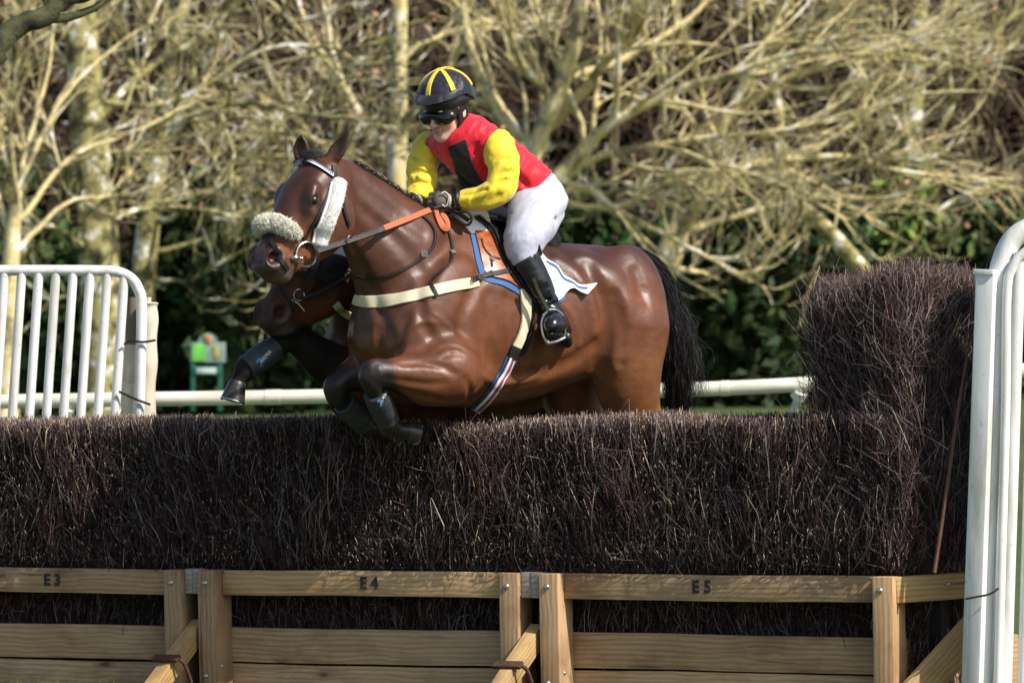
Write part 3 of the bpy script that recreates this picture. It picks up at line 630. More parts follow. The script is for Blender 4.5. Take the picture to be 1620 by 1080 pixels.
def panel(u0, u1, text, label, tx, brace_u=None):
    """one timber panel: two posts, top rail, two kickboards, a raking brace with an iron staple"""
    t = empty('timber_fence', FP((u0 + u1) / 2, 0, 0), label, 'fence panel', 'timber panels along the foot of the brush fence')
    pw, pd = 0.046, 0.078
    for k, u in enumerate((u0 + pw, u1 - pw)):
        p = board('post', FP(u, -pd, (Z_RT - 0.02) / 2), (FZ, FT, FN), ((Z_RT + 0.02) / 2, pw, pd), M_WOOD, t, 0.005)
        bolt(p, FP(u - .008, 0.001, Z_RT - 0.058), FN)
        if k == 0: bolt(p, FP(u + pw, -0.05, Z_B1b - 0.01), FT, 0.010); bolt(p, FP(u - .01, .001, 0.16), FN, .012)
    ra = board('top_rail', FP((u0 + u1) / 2, NR - 0.024, (Z_RT + Z_RB) / 2 - .001), (FT, FZ, FN), ((u1 - u0) / 2 - 2 * pw - .001, (Z_RT - Z_RB) / 2, 0.024), M_WOOD, t, .004)
    for zt, zb in ((Z_B1, Z_B1b + .003), (Z_B1b - .006, 0.045)): board('kickboard', FP((u0 + u1) / 2, NB - 0.02, (zt + zb) / 2), (FT, FZ, FN), ((u1 - u0) / 2 - .004, (zt - zb) / 2, 0.019), M_WOOD, t, .004)
    if text:
        u, _ = uz(tx, 920, NR); zc = (Z_RT + Z_RB) / 2
        for ch, du in zip(text, (-0.028, 0.028)):
            cu = bpy.data.curves.new('s', 'FONT'); cu.body = ch; cu.size = 0.074; cu.align_x = 'CENTER'; cu.align_y = 'CENTER'; cu.extrude = 0.0006; cu.offset = 0.0034; o = bpy.data.objects.new('s', cu); COL.objects.link(o)
            me = bpy.data.meshes.new_from_object(o.evaluated_get(bpy.context.evaluated_depsgraph_get())); bpy.data.objects.remove(o)
            n = len(me.vertices); co = np.zeros(n * 3); me.vertices.foreach_get('co', co); co = co.reshape(-1, 3)
            me.vertices.foreach_set('co', FP(u + du + co[:, 0] * 0.9, NR + 0.0035 + co[:, 2], zc + co[:, 1]).astype(np.float32).ravel()); me.update(); link('stencilled_letter', me, M_STENCIL, ra)
    return t
def brace(t, u):
    a = FP(u, -0.10, 0.375); b_ = FP(u - 0.01, 0.62, -0.04); d = unit(b_ - a); up = unit(np.cross(FT, d)); up = up if up[2] > 0 else -up
    br = board('brace', (a + b_) / 2, (d, up, FT), (np.linalg.norm(b_ - a) / 2, 0.045, 0.030), M_WOODY, t, .003)
    q = a + d * 0.335 + up * 0.05; b = MB(); b.box(q + up * .004, (FT, d, up), (0.066, 0.022, 0.009), 0.004)
    b.tube(spline([q + FT * .060 + up * .004, q + FT * .085 - up * .02, q + FT * .092 - up * .09, q + FT * .09 - up * .16], 5), .009, 8); b.build('iron_staple', M_RUST, br)
def spacer(t, ua, ub):
    for k in range(2):
        w = (ub - ua) / 2; board('rail_end_block', FP(ua + w * (k + .5), NR - .012 + .003 * k, (Z_RT + Z_RB) / 2 + .004), (FN, FZ, FT), (.045, (Z_RT - Z_RB) / 2, w / 2 - .001), M_WOODG, t, .003, 0)
U = lambda px, n=0.0, py=920: uz(px, py, n)[0]
p3 = panel(U(-205), U(287), 'E3', 'timber fence panel stencilled E3 at the left end', 83); p4 = panel(U(312.5), U(819), 'E4', 'timber fence panel stencilled E4 below the leading horse', 584); p5 = panel(U(852.5), U(1411), 'E5', 'timber fence panel stencilled E5 in front of the tall brush wing', 1110)
spacer(p4, U(287) + .001, U(312.5) - .001); spacer(p5, U(819) + .001, U(852.5) - .001); brace(p4, U(299)); brace(p5, U(836))
# wing section, turning away at the right end
UW = U(1411); WA = math.radians(20); WT = np.array([math.cos(WA), math.sin(WA), 0]); WNn = np.array([math.sin(WA), -math.cos(WA), 0])
w0 = FP(UW + .004, -0.045, 0)
wing = empty('timber_fence', w0 + WT * .3, 'short timber rail and raking brace angling back to the white wing post', 'fence panel')
zt, zb = uz(1411, 913, -.05)[1], uz(1411, 955, -.05)[1]
WT2 = unit(WT + FZ * .045); wrail = board('top_rail', w0 + WT2 * .26 - WNn * .026 + FZ * (zt + zb) / 2, (WT2, np.cross(WNn, WT2), WNn), (.26, (zt - zb) / 2, .026), M_WOODY, wing)
for q in (.24, .33): bolt(wrail, w0 + WT2 * q + FZ * ((zt + zb) / 2 + .01) + WNn * .001, WNn, .009)
a = w0 + WT * .46 + FZ * .52 + WNn * .05; b_ = w0 - FT * .16 + FZ * -.02 + WNn * .16; d = unit(b_ - a); up = unit(np.cross(WNn, d)); br = board('brace', (a + b_) / 2 + d * .1, (d, up, WNn), (np.linalg.norm(b_ - a) / 2 + .1, .068, .024), M_WOODY, wing); bolt(br, a + d * .5 + WNn * .026, WNn, .009)
board('kickboard', w0 + WT * .36 - WNn * .16 + FZ * .2, (WT, FZ, WNn), (.28, .16, .02), M_WOOD, wing)

# birch brush: thousands of single twigs round a dark packed core
M_TWIG, nt, bs = new_mat('birch_twig'); a_ = nd(nt, 'ShaderNodeAttribute', attribute_name='tint'); nt.links.new(a_.outputs['Color'], bs.inputs['Base Color']); bs.inputs['Roughness'].default_value = 0.6; bs.inputs['Specular IOR Level'].default_value = 0.2
M_CORE = simple('packed_birch', (0.016, 0.011, 0.011), 0.9, var=0.5, scale=40, bmp=1.0, bscale=90, bdist=0.02, stretch=(1, 1, .25))
br_ = np.random.default_rng(21)
def twigs(name, B, D, Ln, R, parent, pale=0.05, bend=0.05, light=0.15, tone=1.0):
    """B bases, D unit directions, Ln lengths, R radii"""
    n = len(B); D = D / np.linalg.norm(D, axis=1)[:, None]; k = br_.normal(0, 1, (n, 3)) * (Ln * bend)[:, None]; k2 = br_.normal(0, 1, (n, 3)) * (Ln * bend * 1.3)[:, None]
    C = np.stack([B, B + D * (Ln * .33)[:, None] + k, B + D * (Ln * .68)[:, None] + k + .4 * k2, B + D * Ln[:, None] + k2 - k * .5], 1)
    col = np.tile(np.array([0.036, 0.0215, 0.0225]) * tone, (n, 1)) * br_.uniform(.35, 1.8, (n, 1)); q = br_.uniform(0, 1, n)
    col[q < light] = np.array([0.225, 0.170, 0.165]) * br_.uniform(.5, 1.4, ((q < light).sum(), 1)); w = (q > light) & (q < light + .07); col[w] = np.array([0.105, 0.040, 0.024]) * br_.uniform(.6, 1.4, (w.sum(), 1))  # random share of paler twigs, brightened in colour to look sunlit
    col = np.repeat(col[:, None], 4, 1); e = br_.uniform(0, 1, n) < pale; col[e, 2:] = (np.array([0.46, 0.37, 0.24]) * br_.uniform(.4, 1.3, (e.sum(), 1)))[:, None]
    return thin_tubes(name, C, R[:, None] * np.array([1, .9, .78, .5]), M_TWIG, parent, col, 'stuff')
N_ = lambda n, s=1.0: br_.normal(0, s, n); Uf = lambda a, b, n: br_.uniform(a, b, n)
UL, UR = U(-260), U(1420); ZT = 1.318; TK = 0.72
brush = empty('brush_fence', FP((UL + UR) / 2, -.4, 0), 'long low steeplechase fence of dark packed birch brush under the horses', 'brush fence')
b = MB(); b.box(FP((UL + UR) / 2, -.26 - (TK - .22) / 2, Z_RT / 2), FAX, ((UR - UL) / 2 + .1, (TK - .22) / 2, Z_RT / 2), .02); b.box(FP((UL + UR) / 2, -.15 - (TK - .14) / 2, (Z_RT + ZT - .07) / 2), FAX, ((UR - UL) / 2 + .097, (TK - .14) / 2, (ZT - .07 - Z_RT) / 2 + .003), .02); b.build('packed_core', M_CORE, brush)
def topz(u): return ZT + .008 * np.sin(u * 5.1) + .006 * np.sin(u * 13 + 1) - .022 * np.exp(-((u + .25) / .42) ** 2)
def fr_n(z): return -.225 + .125 * smooth01(Z_RT - .02, Z_RT + .02, z)                  # front of the brush: behind the kickboards, bulging over the rail
n = 32000; u = Uf(UL, UR + .05, n); z = Uf(.02, 1.28, n); ln = Uf(.05, .30, n); ln = np.minimum(ln, (topz(u) - z) * 1.02); lo_ = z < Z_RT; ln[lo_] = np.minimum(ln[lo_], .12 + .3 * np.maximum(Z_RB - z[lo_], 0))
lump = (.038 * np.sin(u * 9 + 3 * np.sin(z * 5)) + .024 * np.sin(z * 17 + u * 23)) * ~lo_
B = FP(u, fr_n(z) + lump + N_(n, .022) * np.where(lo_, .5, 1), z); D = FP(N_(n, .17) + .16 * np.sin(u * 3 + z * 4), np.where(lo_, -.02 + N_(n, .04), N_(n, .16) + .10), np.ones(n))
twigs('birch_twigs', B, D, ln, Uf(.0009, .0026, n), brush, .07, .07)
n = 4200; u = Uf(UL, UR, n); z = Uf(Z_RT + .02, 1.22, n); ang = Uf(-1.5, 1.5, n); B = FP(u, -.068 + N_(n, .02), z); D = FP(np.sin(ang), Uf(-.15, .35, n), np.cos(ang)); twigs('loose_twigs', B, D, Uf(.03, .17, n), Uf(.0006, .0013, n), brush, .03, .15, .42)
n = 700; u = Uf(UL, UR, n); z = Uf(Z_B1 - .02, Z_RB - .02, n); ang = Uf(-1.3, 1.3, n); B = FP(u, -.2 + N_(n, .01), z); D = FP(np.sin(ang), N_(n, .1), np.cos(ang)); twigs('loose_twigs', B, D, Uf(.03, .12, n), Uf(.0006, .0014, n), brush, .05, .15, .5)
n = 3500; u = Uf(UL, UR, n); z = Z_RT + Uf(-.02, .06, n); B = FP(u, -.085 + N_(n, .012), z); D = FP(N_(n, .45), N_(n, .15) + .06, np.ones(n)); twigs('birch_twigs', B, D, Uf(.04, .2, n), Uf(.0008, .0024, n), brush, .05, .07)
n = 4200; u = Uf(UL, UR, n); z = Uf(Z_RT + .02, 1.30, n); B = FP(u, -.060 + N_(n, .02), z); D = FP(N_(n, .4), N_(n, .4) + .2, np.ones(n)); twigs('broken_ends', B, D, Uf(.008, .035, n), Uf(.0012, .0030, n), brush, 1.0, .02)
n = 15000; u = Uf(UL, UR, n); nn = -.05 - (TK - .04) * Uf(0, 1, n); ln = Uf(.06, .2, n); B = FP(u, nn, topz(u) - ln * Uf(.90, 1.0, n) + N_(n, .006)); D = FP(N_(n, .16), N_(n, .16) + .06 * (nn > -.15), np.ones(n)); twigs('cut_tops', B, D, ln, Uf(.0012, .0030, n), brush, .20, .03, .3, 1.4)
n = 70; u = Uf(UL, UR, n); z = Uf(Z_RT, 1.0, n); B = FP(u, -.085 + N_(n, .01), z); D = FP(N_(n, .16), N_(n, .03) + .02, np.ones(n)); twigs('thick_stems', B, D, Uf(.12, .33, n), Uf(.003, .0052, n), brush, .0, .03, .1, 1.8)
# the tall wing of brush
tall = empty('brush_wing', FP(U(1340), -.4, 0), 'tall upright stack of dark birch brush forming the right wing of the fence', 'brush fence')
uA = U(1288); LF = UW - uA; LW = .40
def wpath(s): # distance along the front of the wing -> point, outward normal, tangent
    s = np.asarray(s, float)[..., None]; k = np.clip((s - LF + .12) / .24, 0, 1); P = FT * (uA) + FT * np.minimum(s, LF) + WT * np.maximum(s - LF, 0) - (.05 * (1 - k) + .06) * FN; Nn = FN * (1 - k) + WNn * k; Tt = FT * (1 - k) + WT * k
    return P, Nn / np.linalg.norm(Nn, axis=-1)[..., None], Tt / np.linalg.norm(Tt, axis=-1)[..., None]
def wtop(s): s = np.asarray(s, float); return 1.815 + .085 * smooth01(0, .45, s) + .03 * np.sin(s * 4) - .05 * smooth01(.8, 1.0, s)
ss = np.linspace(.05, LF + LW - .03, 14); Pf, Nf, Tf = wpath(ss); rows = []
for zz in (0.0, Z_RT - .02, Z_RT + .08, 1.6): rows += [np.concatenate([Pf - Nf * (.22 if zz < Z_RT else .08) + FZ * zz, (Pf - Nf * .60 + FZ * zz)[::-1]])]
rows.append(np.concatenate([Pf - Nf * .10 + FZ * (wtop(ss) - .10)[:, None], (Pf - Nf * .56 + FZ * (wtop(ss) - .10)[:, None])[::-1]]))
m_ = 28; b = MB(); b.add(np.vstack(rows), [[i * m_ + k, i * m_ + (k + 1) % m_, (i + 1) * m_ + (k + 1) % m_, (i + 1) * m_ + k] for i in range(4) for k in range(m_)] + [[4 * m_ + k, 4 * m_ + k + 1, 4 * m_ + 26 - k, 4 * m_ + 27 - k] for k in range(13)]); b.build('packed_core', M_CORE, tall)
def wingtw(n, z0, z1, l0, l1, r0, r1, pale, light, out=.0, spread=.2, nm='birch_twigs', inset=.0, bend=.07, tone=1.15):
    s = Uf(-.02, LF + LW, n); P, Nn, Tt = wpath(s); tz = wtop(s); z = z0 + (np.minimum(z1, tz) - z0) * Uf(0, 1, n); ln = np.minimum(Uf(l0, l1, n), tz + .01 - z + .03 * np.abs(N_(n))); low = z < Z_RT; lump = (.03 * np.sin(s * 8 + 3 * z) + .02 * np.sin(z * 13)) * ~low - .14 * low; ln = np.where(low, np.minimum(ln, .14), ln)
    B = P + Nn * (-.03 - inset + lump + N_(n, .025))[:, None] + FZ * z[:, None]; D = Tt * (N_(n, spread) + .12 * np.sin(5 * s + z * 3))[:, None] + Nn * (N_(n, .15) + out)[:, None] + FZ; twigs(nm, B, D, ln, Uf(r0, r1, n), tall, pale, bend, light, tone)
wingtw(15000, .05, 1.9, .07, .34, .0009, .0026, .045, .2, .06, .28); wingtw(5200, .7, 1.98, .06, .22, .0006, .0013, .02, .5, .2, .9, 'loose_twigs', -.02, .14); wingtw(60, .66, 1.2, .2, .5, .003, .0052, .0, .15, .02, .12, 'thick_stems', -.01, .03, 1.9)
n = 5200; s = Uf(-.02, LF + LW, n); P, Nn, Tt = wpath(s); dn = Uf(0, .6, n); ln = Uf(.08, .26, n); B = P - Nn * dn[:, None] + FZ * (wtop(s) - .05 * (dn / .6 - .5) ** 2 - ln * Uf(.8, 1.05, n))[:, None]; D = Tt * N_(n, .2)[:, None] + Nn * (N_(n, .15) + .15 * (dn < .1))[:, None] + FZ; twigs('cut_tops', B, D, ln, Uf(.0009, .0022, n), tall, .10, .07, .45, 1.5)
n = 3600; dn = Uf(0, .62, n); P, Nn, Tt = wpath(np.full(n, -.01)); z = Uf(.9, 1.84, n); B = P - Nn * dn[:, None] + FT * (N_(n, .02) + .01)[:, None] + FZ * z[:, None]; D = -FT * Uf(-.15, .30, n)[:, None] + Nn * N_(n, .2)[:, None] + FZ * Uf(.5, 1, n)[:, None]; twigs('side_twigs', B, D, np.minimum(Uf(.06, .26, n), 1.93 - z), Uf(.0007, .0020, n), tall, .04, .1, .35, 1.2)
M_ROD = simple('reddish_stem', (0.13, 0.050, 0.028), 0.6, var=0.35, scale=30, bmp=0.2); b = MB()
for q, r in (([(1533, 545, -.76), (1520, 620, -.78), (1508, 700, -.79), (1494, 800, -.80), (1478, 905, -.80)], .009),): b.tube(spline([WM(*p) for p in q], 5), r * np.linspace(.6, 1.05, (len(q) - 1) * 5 + 1), 7)
b.build('red_stems', M_ROD, tall)

# white wing at the right, near
def WH(px, py, Y=-0.86): return WM(px, py, Y)
rw = empty('white_wing', WH(1570, 1110), 'white tubular wing with a square post and rounded hoop standing at the right edge', 'wing rail')
d_ = unit(WH(1547, 432) - WH(1524, 1080)); fw = unit(np.array([-.50, -.86, 0])); fw = unit(fw - d_ * fw.dot(d_)); sd = np.cross(d_, fw)
c_ = (WH(1562, 432) + WH(1542, 1110)) / 2; po = MB(); po.box(c_, (sd, fw, d_), (.042, .042, np.linalg.norm(WH(1562, 432) - WH(1542, 1110)) / 2), .008); po.build('post', M_WPAINT, rw)
b = MB(); b.box(WH(1562, 431), (sd, fw, d_), (.046, .046, .012), .004); b.build('post_cap', M_WPAINT, rw)
b = MB(); hoop = [(1552, 1130), (1562, 900), (1572, 640), (1577, 470), (1585, 415), (1605, 376), (1640, 358), (1690, 357), (1740, 380), (1760, 440), (1750, 700), (1735, 1120)]; b.tube(spline([WH(x, y, -.82) for x, y in hoop], 8), .045, 14, squash=(C_F, 1.3)); b.build('hoop', M_WPAINT, rw)
b = MB(); hoop = [(1577, 1130), (1583, 900), (1590, 640), (1592, 470), (1600, 425), (1622, 398), (1660, 386), (1700, 392), (1735, 430), (1735, 700), (1722, 1120)]; b.tube(spline([WH(x + 1, y, -.90) for x, y in hoop], 8), .020, 12); b.build('inner_hoop', M_WPAINT, rw)
for x0, x1 in ((1613, 1590), (1640, 1618), (1668, 1646), (1696, 1675)):
    b = MB(); b.tube([WH(x0, 400, -.87), WH(x1, 1120, -.87)], .026, 12); b.build('bar', M_WPAINT, rw)
b = MB(); b.tube(spline([WH(1527, 947, -.98), WH(1548, 943, -.985), WH(1566, 939, -.98), WH(1580, 930, -.97)], 5), .0045, 6); b.build('cable_tie', M_LEATHER, rw)
# white wing at the left, beyond the fence
lw = empty('white_wing', WM(110, 800, 2.8), 'white tubular wing railing with upright bars at the left, beyond the fence', 'wing rail')
q = [(-330, 429), (-150, 428), (60, 427.5), (150, 428), (185, 430), (207, 440), (219, 458), (224, 485), (222, 600), (216, 800), (210, 1080)]; b = MB(); b.tube(spline([WM(x, y, 2.8) for x, y in q], 7), .027, 14); b.build('top_rail', M_WPAINT, lw)
for k in range(16):
    x = 197 - 27.1 * k; b = MB(); b.tube([WM(x, 432, 2.8), WM(x - 42, 1060, 2.8)], .0235, 12); b.build('bar', M_WPAINT, lw)
b = MB(); b.tube([WM(200, 1040, 2.8), WM(-330, 1040, 2.8)], .02, 10); b.build('bottom_rail', M_WPAINT, lw)
M_WRAP = simple('cream_plastic_wrap', (0.62, 0.57, 0.44), 0.5, var=0.25, scale=6, bmp=0.6, bscale=9, bdist=0.02, stretch=(1, 1, .4)); M_POSTB = simple('old_post_wood', (0.16, 0.125, 0.085), 0.85, var=0.4, scale=12, bmp=0.5, stretch=(1, 1, .2))
wp = empty('wrapped_post', WM(222, 900, 2.95), 'post wrapped in cream plastic sheet at the end of the left white wing', 'post')
b = MB(); b.tube(spline([WM(206, 1060, 2.98), WM(210, 650, 2.98), (WM(212, 470, 2.98))], 5), .036, 10); b.build('old_stake', M_POSTB, wp)
b = MB(); P = spline([WM(226, 1060, 2.9), WM(229, 800, 2.9), WM(232, 655, 2.9), WM(235, 560, 2.9), WM(236, 490, 2.9), WM(236, 478, 2.9)], 8); b.tube(P, .044 + .004 * np.sin(np.arange(len(P)) * .9), 14); b.tube(spline([WM(234, 482, 2.9), WM(234, 470, 2.9)], 3), .017, 10); b.build('plastic_wrap', M_WRAP, wp)
b = MB(); P = spline([WM(202, 1060, 2.87), WM(203, 655, 2.87), WM(205, 600, 2.87), WM(207, 545, 2.87)], 8); b.tube(P, .036 + .004 * np.sin(np.arange(len(P)) * .8), 12); b.build('plastic_wrap', M_WRAP, wp)
for pts in ([(196, 545), (206, 538), (224, 541), (246, 538)], [(188, 619), (205, 627), (222, 634), (238, 640)]):
    b = MB(); b.tube(spline([WM(x, y, 2.76) for x, y in pts], 5), .006, 6); b.build('tie_cord', M_LEATHER, wp)

# short grass along the foot of the timber
gr = np.random.default_rng(9); n = 9000; u = gr.uniform(U(-120), U(1640), n); nn = .04 + gr.uniform(0, 1, n) ** 1.2 * 1.0; B = FP(u, nn, np.full(n, -.035)); ln = gr.uniform(.05, .13, n) * (1.0 + .5 * (u < U(200))); D = np.stack([gr.normal(0, .35, n), gr.normal(0, .35, n), np.ones(n)], 1)
C = np.stack([B, B + D * (ln * .5)[:, None], B + D * ln[:, None] + np.stack([gr.normal(0, .02, n), gr.normal(0, .02, n), -.01 * np.ones(n)], 1)], 1); M_GRASS = simple('grass_blade', (0.10, 0.15, 0.03), 0.6, var=0.2, bmp=0, tint=True)
thin_tubes('grass', C, .0018 * np.ones((n, 1)) * np.array([1, .8, .25]), M_GRASS, None, gr.uniform(.6, 1.5, (n, 1)) * np.array([[1.1, 1, .9]]), 'stuff')
# ------------------------------------------------------------------ horses (sculpted in photo measure)
PHI = math.radians(35); HC, HS = math.cos(PHI), math.sin(PHI)

class HorseFrame:
    def __init__(s, off): s.o = np.asarray(off, float)
    def L(s, a, b, y): return [600 + a * HC + b * HS + s.o[0], y + s.o[1], a * HS - b * HC + s.o[2]]

def head_frame(P, M):
    P = np.asarray(P, float); M = np.asarray(M, float); e1 = unit(M - P)
    h = unit([e1[0], 0, e1[2]]); e3 = unit(h - h.dot(e1) * e1)          # face normal
    e2 = unit(np.cross(e1, e3))
    if e2[0] < 0: e2 = -e2                                              # towards the near side
    return P, e1, e2, e3

def sculpt_head(g, fr, k=6):
    P, e1, e2, e3 = fr
    H = lambda s, l, n: P + e1 * s + e2 * l + e3 * n
    prof = np.array([  # s, dorsal, ventral, half width at dorsal side, half width low
        (-14, 0, -52, 24, 26), (10, 18, -72, 42, 36), (40, 28, -88, 46, 38), (70, 32, -97, 47, 42), (95, 31, -100, 41, 42), (120, 28, -92, 35, 37),
        (145, 26, -76, 30, 31), (170, 25, -60, 28, 29), (188, 23, -45, 30, 31), (201, 13, -40, 28, 30), (212, -1, -32, 18, 23), (218, -9, -24, 6, 10)], float)
    def fn(X, Y, D):
        x, y, d = X - P[0], Y - P[1], D - P[2]
        s = x * e1[0] + y * e1[1] + d * e1[2]; l = np.abs(x * e2[0] + y * e2[1] + d * e2[2]); n = x * e3[0] + y * e3[1] + d * e3[2]
        sc = np.clip(s, prof[0, 0], prof[-1, 0]); I = lambda c: np.interp(sc, prof[:, 0], prof[:, c])
        do, ve, wd, wv = I(1), I(2), I(3), I(4)
        hh = (do - ve) / 2; mid = (do + ve) / 2; v = (n - mid) / hh
        w = wv + (wd - wv) * np.clip((v + 1) / 2, 0, 1)
        q = ((l / w) ** 2.5 + np.abs(v) ** 2.5) ** (1 / 2.5)
        f = (q - 1) * np.minimum(w, hh) * 0.9
        ov = np.maximum(np.abs(s - sc), 0)
        return np.where(ov > 0, np.sqrt(np.maximum(f, 0) ** 2 + ov ** 2), f)
    c = [H(s, l, n) for s in (-14, 222) for l in (-58, 58) for n in (-96, 40)]
    g.put(fn, np.min(c, 0), np.max(c, 0), k)
    for sg in (1, -1):
        g.tube([[*H(62, sg * 40, 14), 7], [*H(76, sg * 42.5, 12), 8], [*H(94, sg * 39, 6), 6]], 14)               # brow
        g.ell(H(84, sg * 40, -52), (42, 8, 36), (e1, e2, e3), 16)                                               # cheek
        g.tube([[*H(98, sg * 41, -6), 6], [*H(128, sg * 34, -12), 6], [*H(150, sg * 29, -14), 4]], 12)          # facial crest
        g.ell(H(80, sg * 52, 6), (11, 7, 7), (e1, e2, e3), 4, 'cut')                                            # eye socket
        g.tube([[*H(67, sg * 44, 4), 1.5], [*H(73, sg * 47, 11.5), 3], [*H(81, sg * 47.5, 13.5), 3.2], [*H(89, sg * 46, 8), 2.4], [*H(94, sg * 42.5, 3), 1.5]], 3)
        g.tube([[*H(67, sg * 44, 4), 1.5], [*H(75, sg * 46.5, -1), 2.2], [*H(84, sg * 45.5, -1.5), 2.2], [*H(94, sg * 42.5, 3), 1.5]], 3)
        g.ell(H(189, sg * 25, 6), (23, 12, 18), (e1, e2, e3), 8)                                                # nostril flare
        g.ell(H(193, sg * 35, 11), (14.5, 14, 11), (e1 + 0.45 * e3, e2, e3 - 0.45 * e1), 4, 'cut')                # nostril
        g.ell(H(134, sg * 42, -34), (28, 7, 14), (e1, e2, e3), 16, 'cut')
        g.tube([[*H(166, sg * 31, -26), 2], [*H(188, sg * 33, -24), 3.4], [*H(212, sg * 24, -21), 3]], 3, op='cut')  # mouth
    g.ell(H(196, 0, -36), (17, 20, 12), (e1, e2, e3), 8)                                                        # chin and lower lip
    g.ell(H(207, 0, 0), (11, 25, 16), (e1, e2, e3), 6); g.ell(H(197, 0, -11), (17, 30, 16), (e1, e2, e3), 8)

def sculpt_ear(g, base, tip, side, face, r=12):
    """a leaf shaped cup, open towards `face`"""
    b, t = np.asarray(base, float), np.asarray(tip, float); v = t - b; ax = unit(face)
    sd = np.asarray(side, float)
    g.tube([[*(b - v * 0.12), r * 0.8], [*(b + v * 0.2 + sd), r * 1.05], [*(b + v * 0.45 + sd * 1.6), r * 1.0], [*(b + v * 0.75 + sd), r * 0.6], [*t, 1.6]], 5, (ax, 0.5))
    o = ax * (r * 0.5)
    g.tube([[*(b + v * 0.16 + o + sd * 0.8), r * 0.5], [*(b + v * 0.45 + o + sd * 1.4), r * 0.72], [*(b + v * 0.82 + o * 0.6 + sd), r * 0.25]], 2.5, (ax, 0.7), op='cut')

TORSO = np.array([  # a, top, bottom, half width
    (-30, 500, 545, 22), (-19, 466, 572, 46), (-4, 440, 592, 65), (18, 420, 608, 81), (50, 388, 630, 95), (110, 358, 643, 95), (175, 346, 646, 97), (240, 364, 639, 100),
    (305, 382, 626, 104), (365, 385, 606, 103), (425, 388, 589, 100), (468, 398, 586, 95), (490, 420, 588, 82), (507, 452, 584, 58), (517, 490, 562, 24)], float)

def sculpt_body(g, fr, k=8):
    ox, oy, od = fr.o; T = TORSO
    a0 = np.linspace(T[0, 0], T[-1, 0], 240); tt = np.stack([np.interp(a0, T[:, 0], T[:, c]) for c in range(4)], 1)
    ker = np.ones(13) / 13
    for c in (1, 2, 3): tt[:, c] = np.convolve(np.pad(tt[:, c], 6, 'edge'), ker, 'valid')
    def fn(X, Y, D):
        x, d = X - 600 - ox, D - od; a = x * HC + d * HS; b = np.abs(x * HS - d * HC); y = Y - oy
        ac = np.clip(a, a0[0], a0[-1]); top = np.interp(ac, a0, tt[:, 1]); bot = np.interp(ac, a0, tt[:, 2]); w = np.interp(ac, a0, tt[:, 3])
        h = (bot - top) / 2; v = (y - (top + bot) / 2) / h
        wi = smooth01(40, 110, ac) * (1 - smooth01(215, 300, ac))                       # narrow withers
        w = w * (1 + 0.05 * v - 0.30 * wi * np.clip(-v, 0, 1) ** 2.2)
        q = ((b / w) ** 2.25 + np.abs(v) ** 2.25) ** (1 / 2.25)
        f = (q - 1) * np.minimum(w, h) * 0.85; ov = np.abs(a - ac)
        return np.where(ov > 0, np.sqrt(np.maximum(f, 0) ** 2 + ov ** 2), f)
    c = np.array([fr.L(a, b, y) for a in (-40, 540) for b in (-118, 118) for y in (340, 650)])
    g.put(fn, c.min(0), c.max(0), k)

def limb(g, pts, k=8): g.tube(pts, k, n=7)

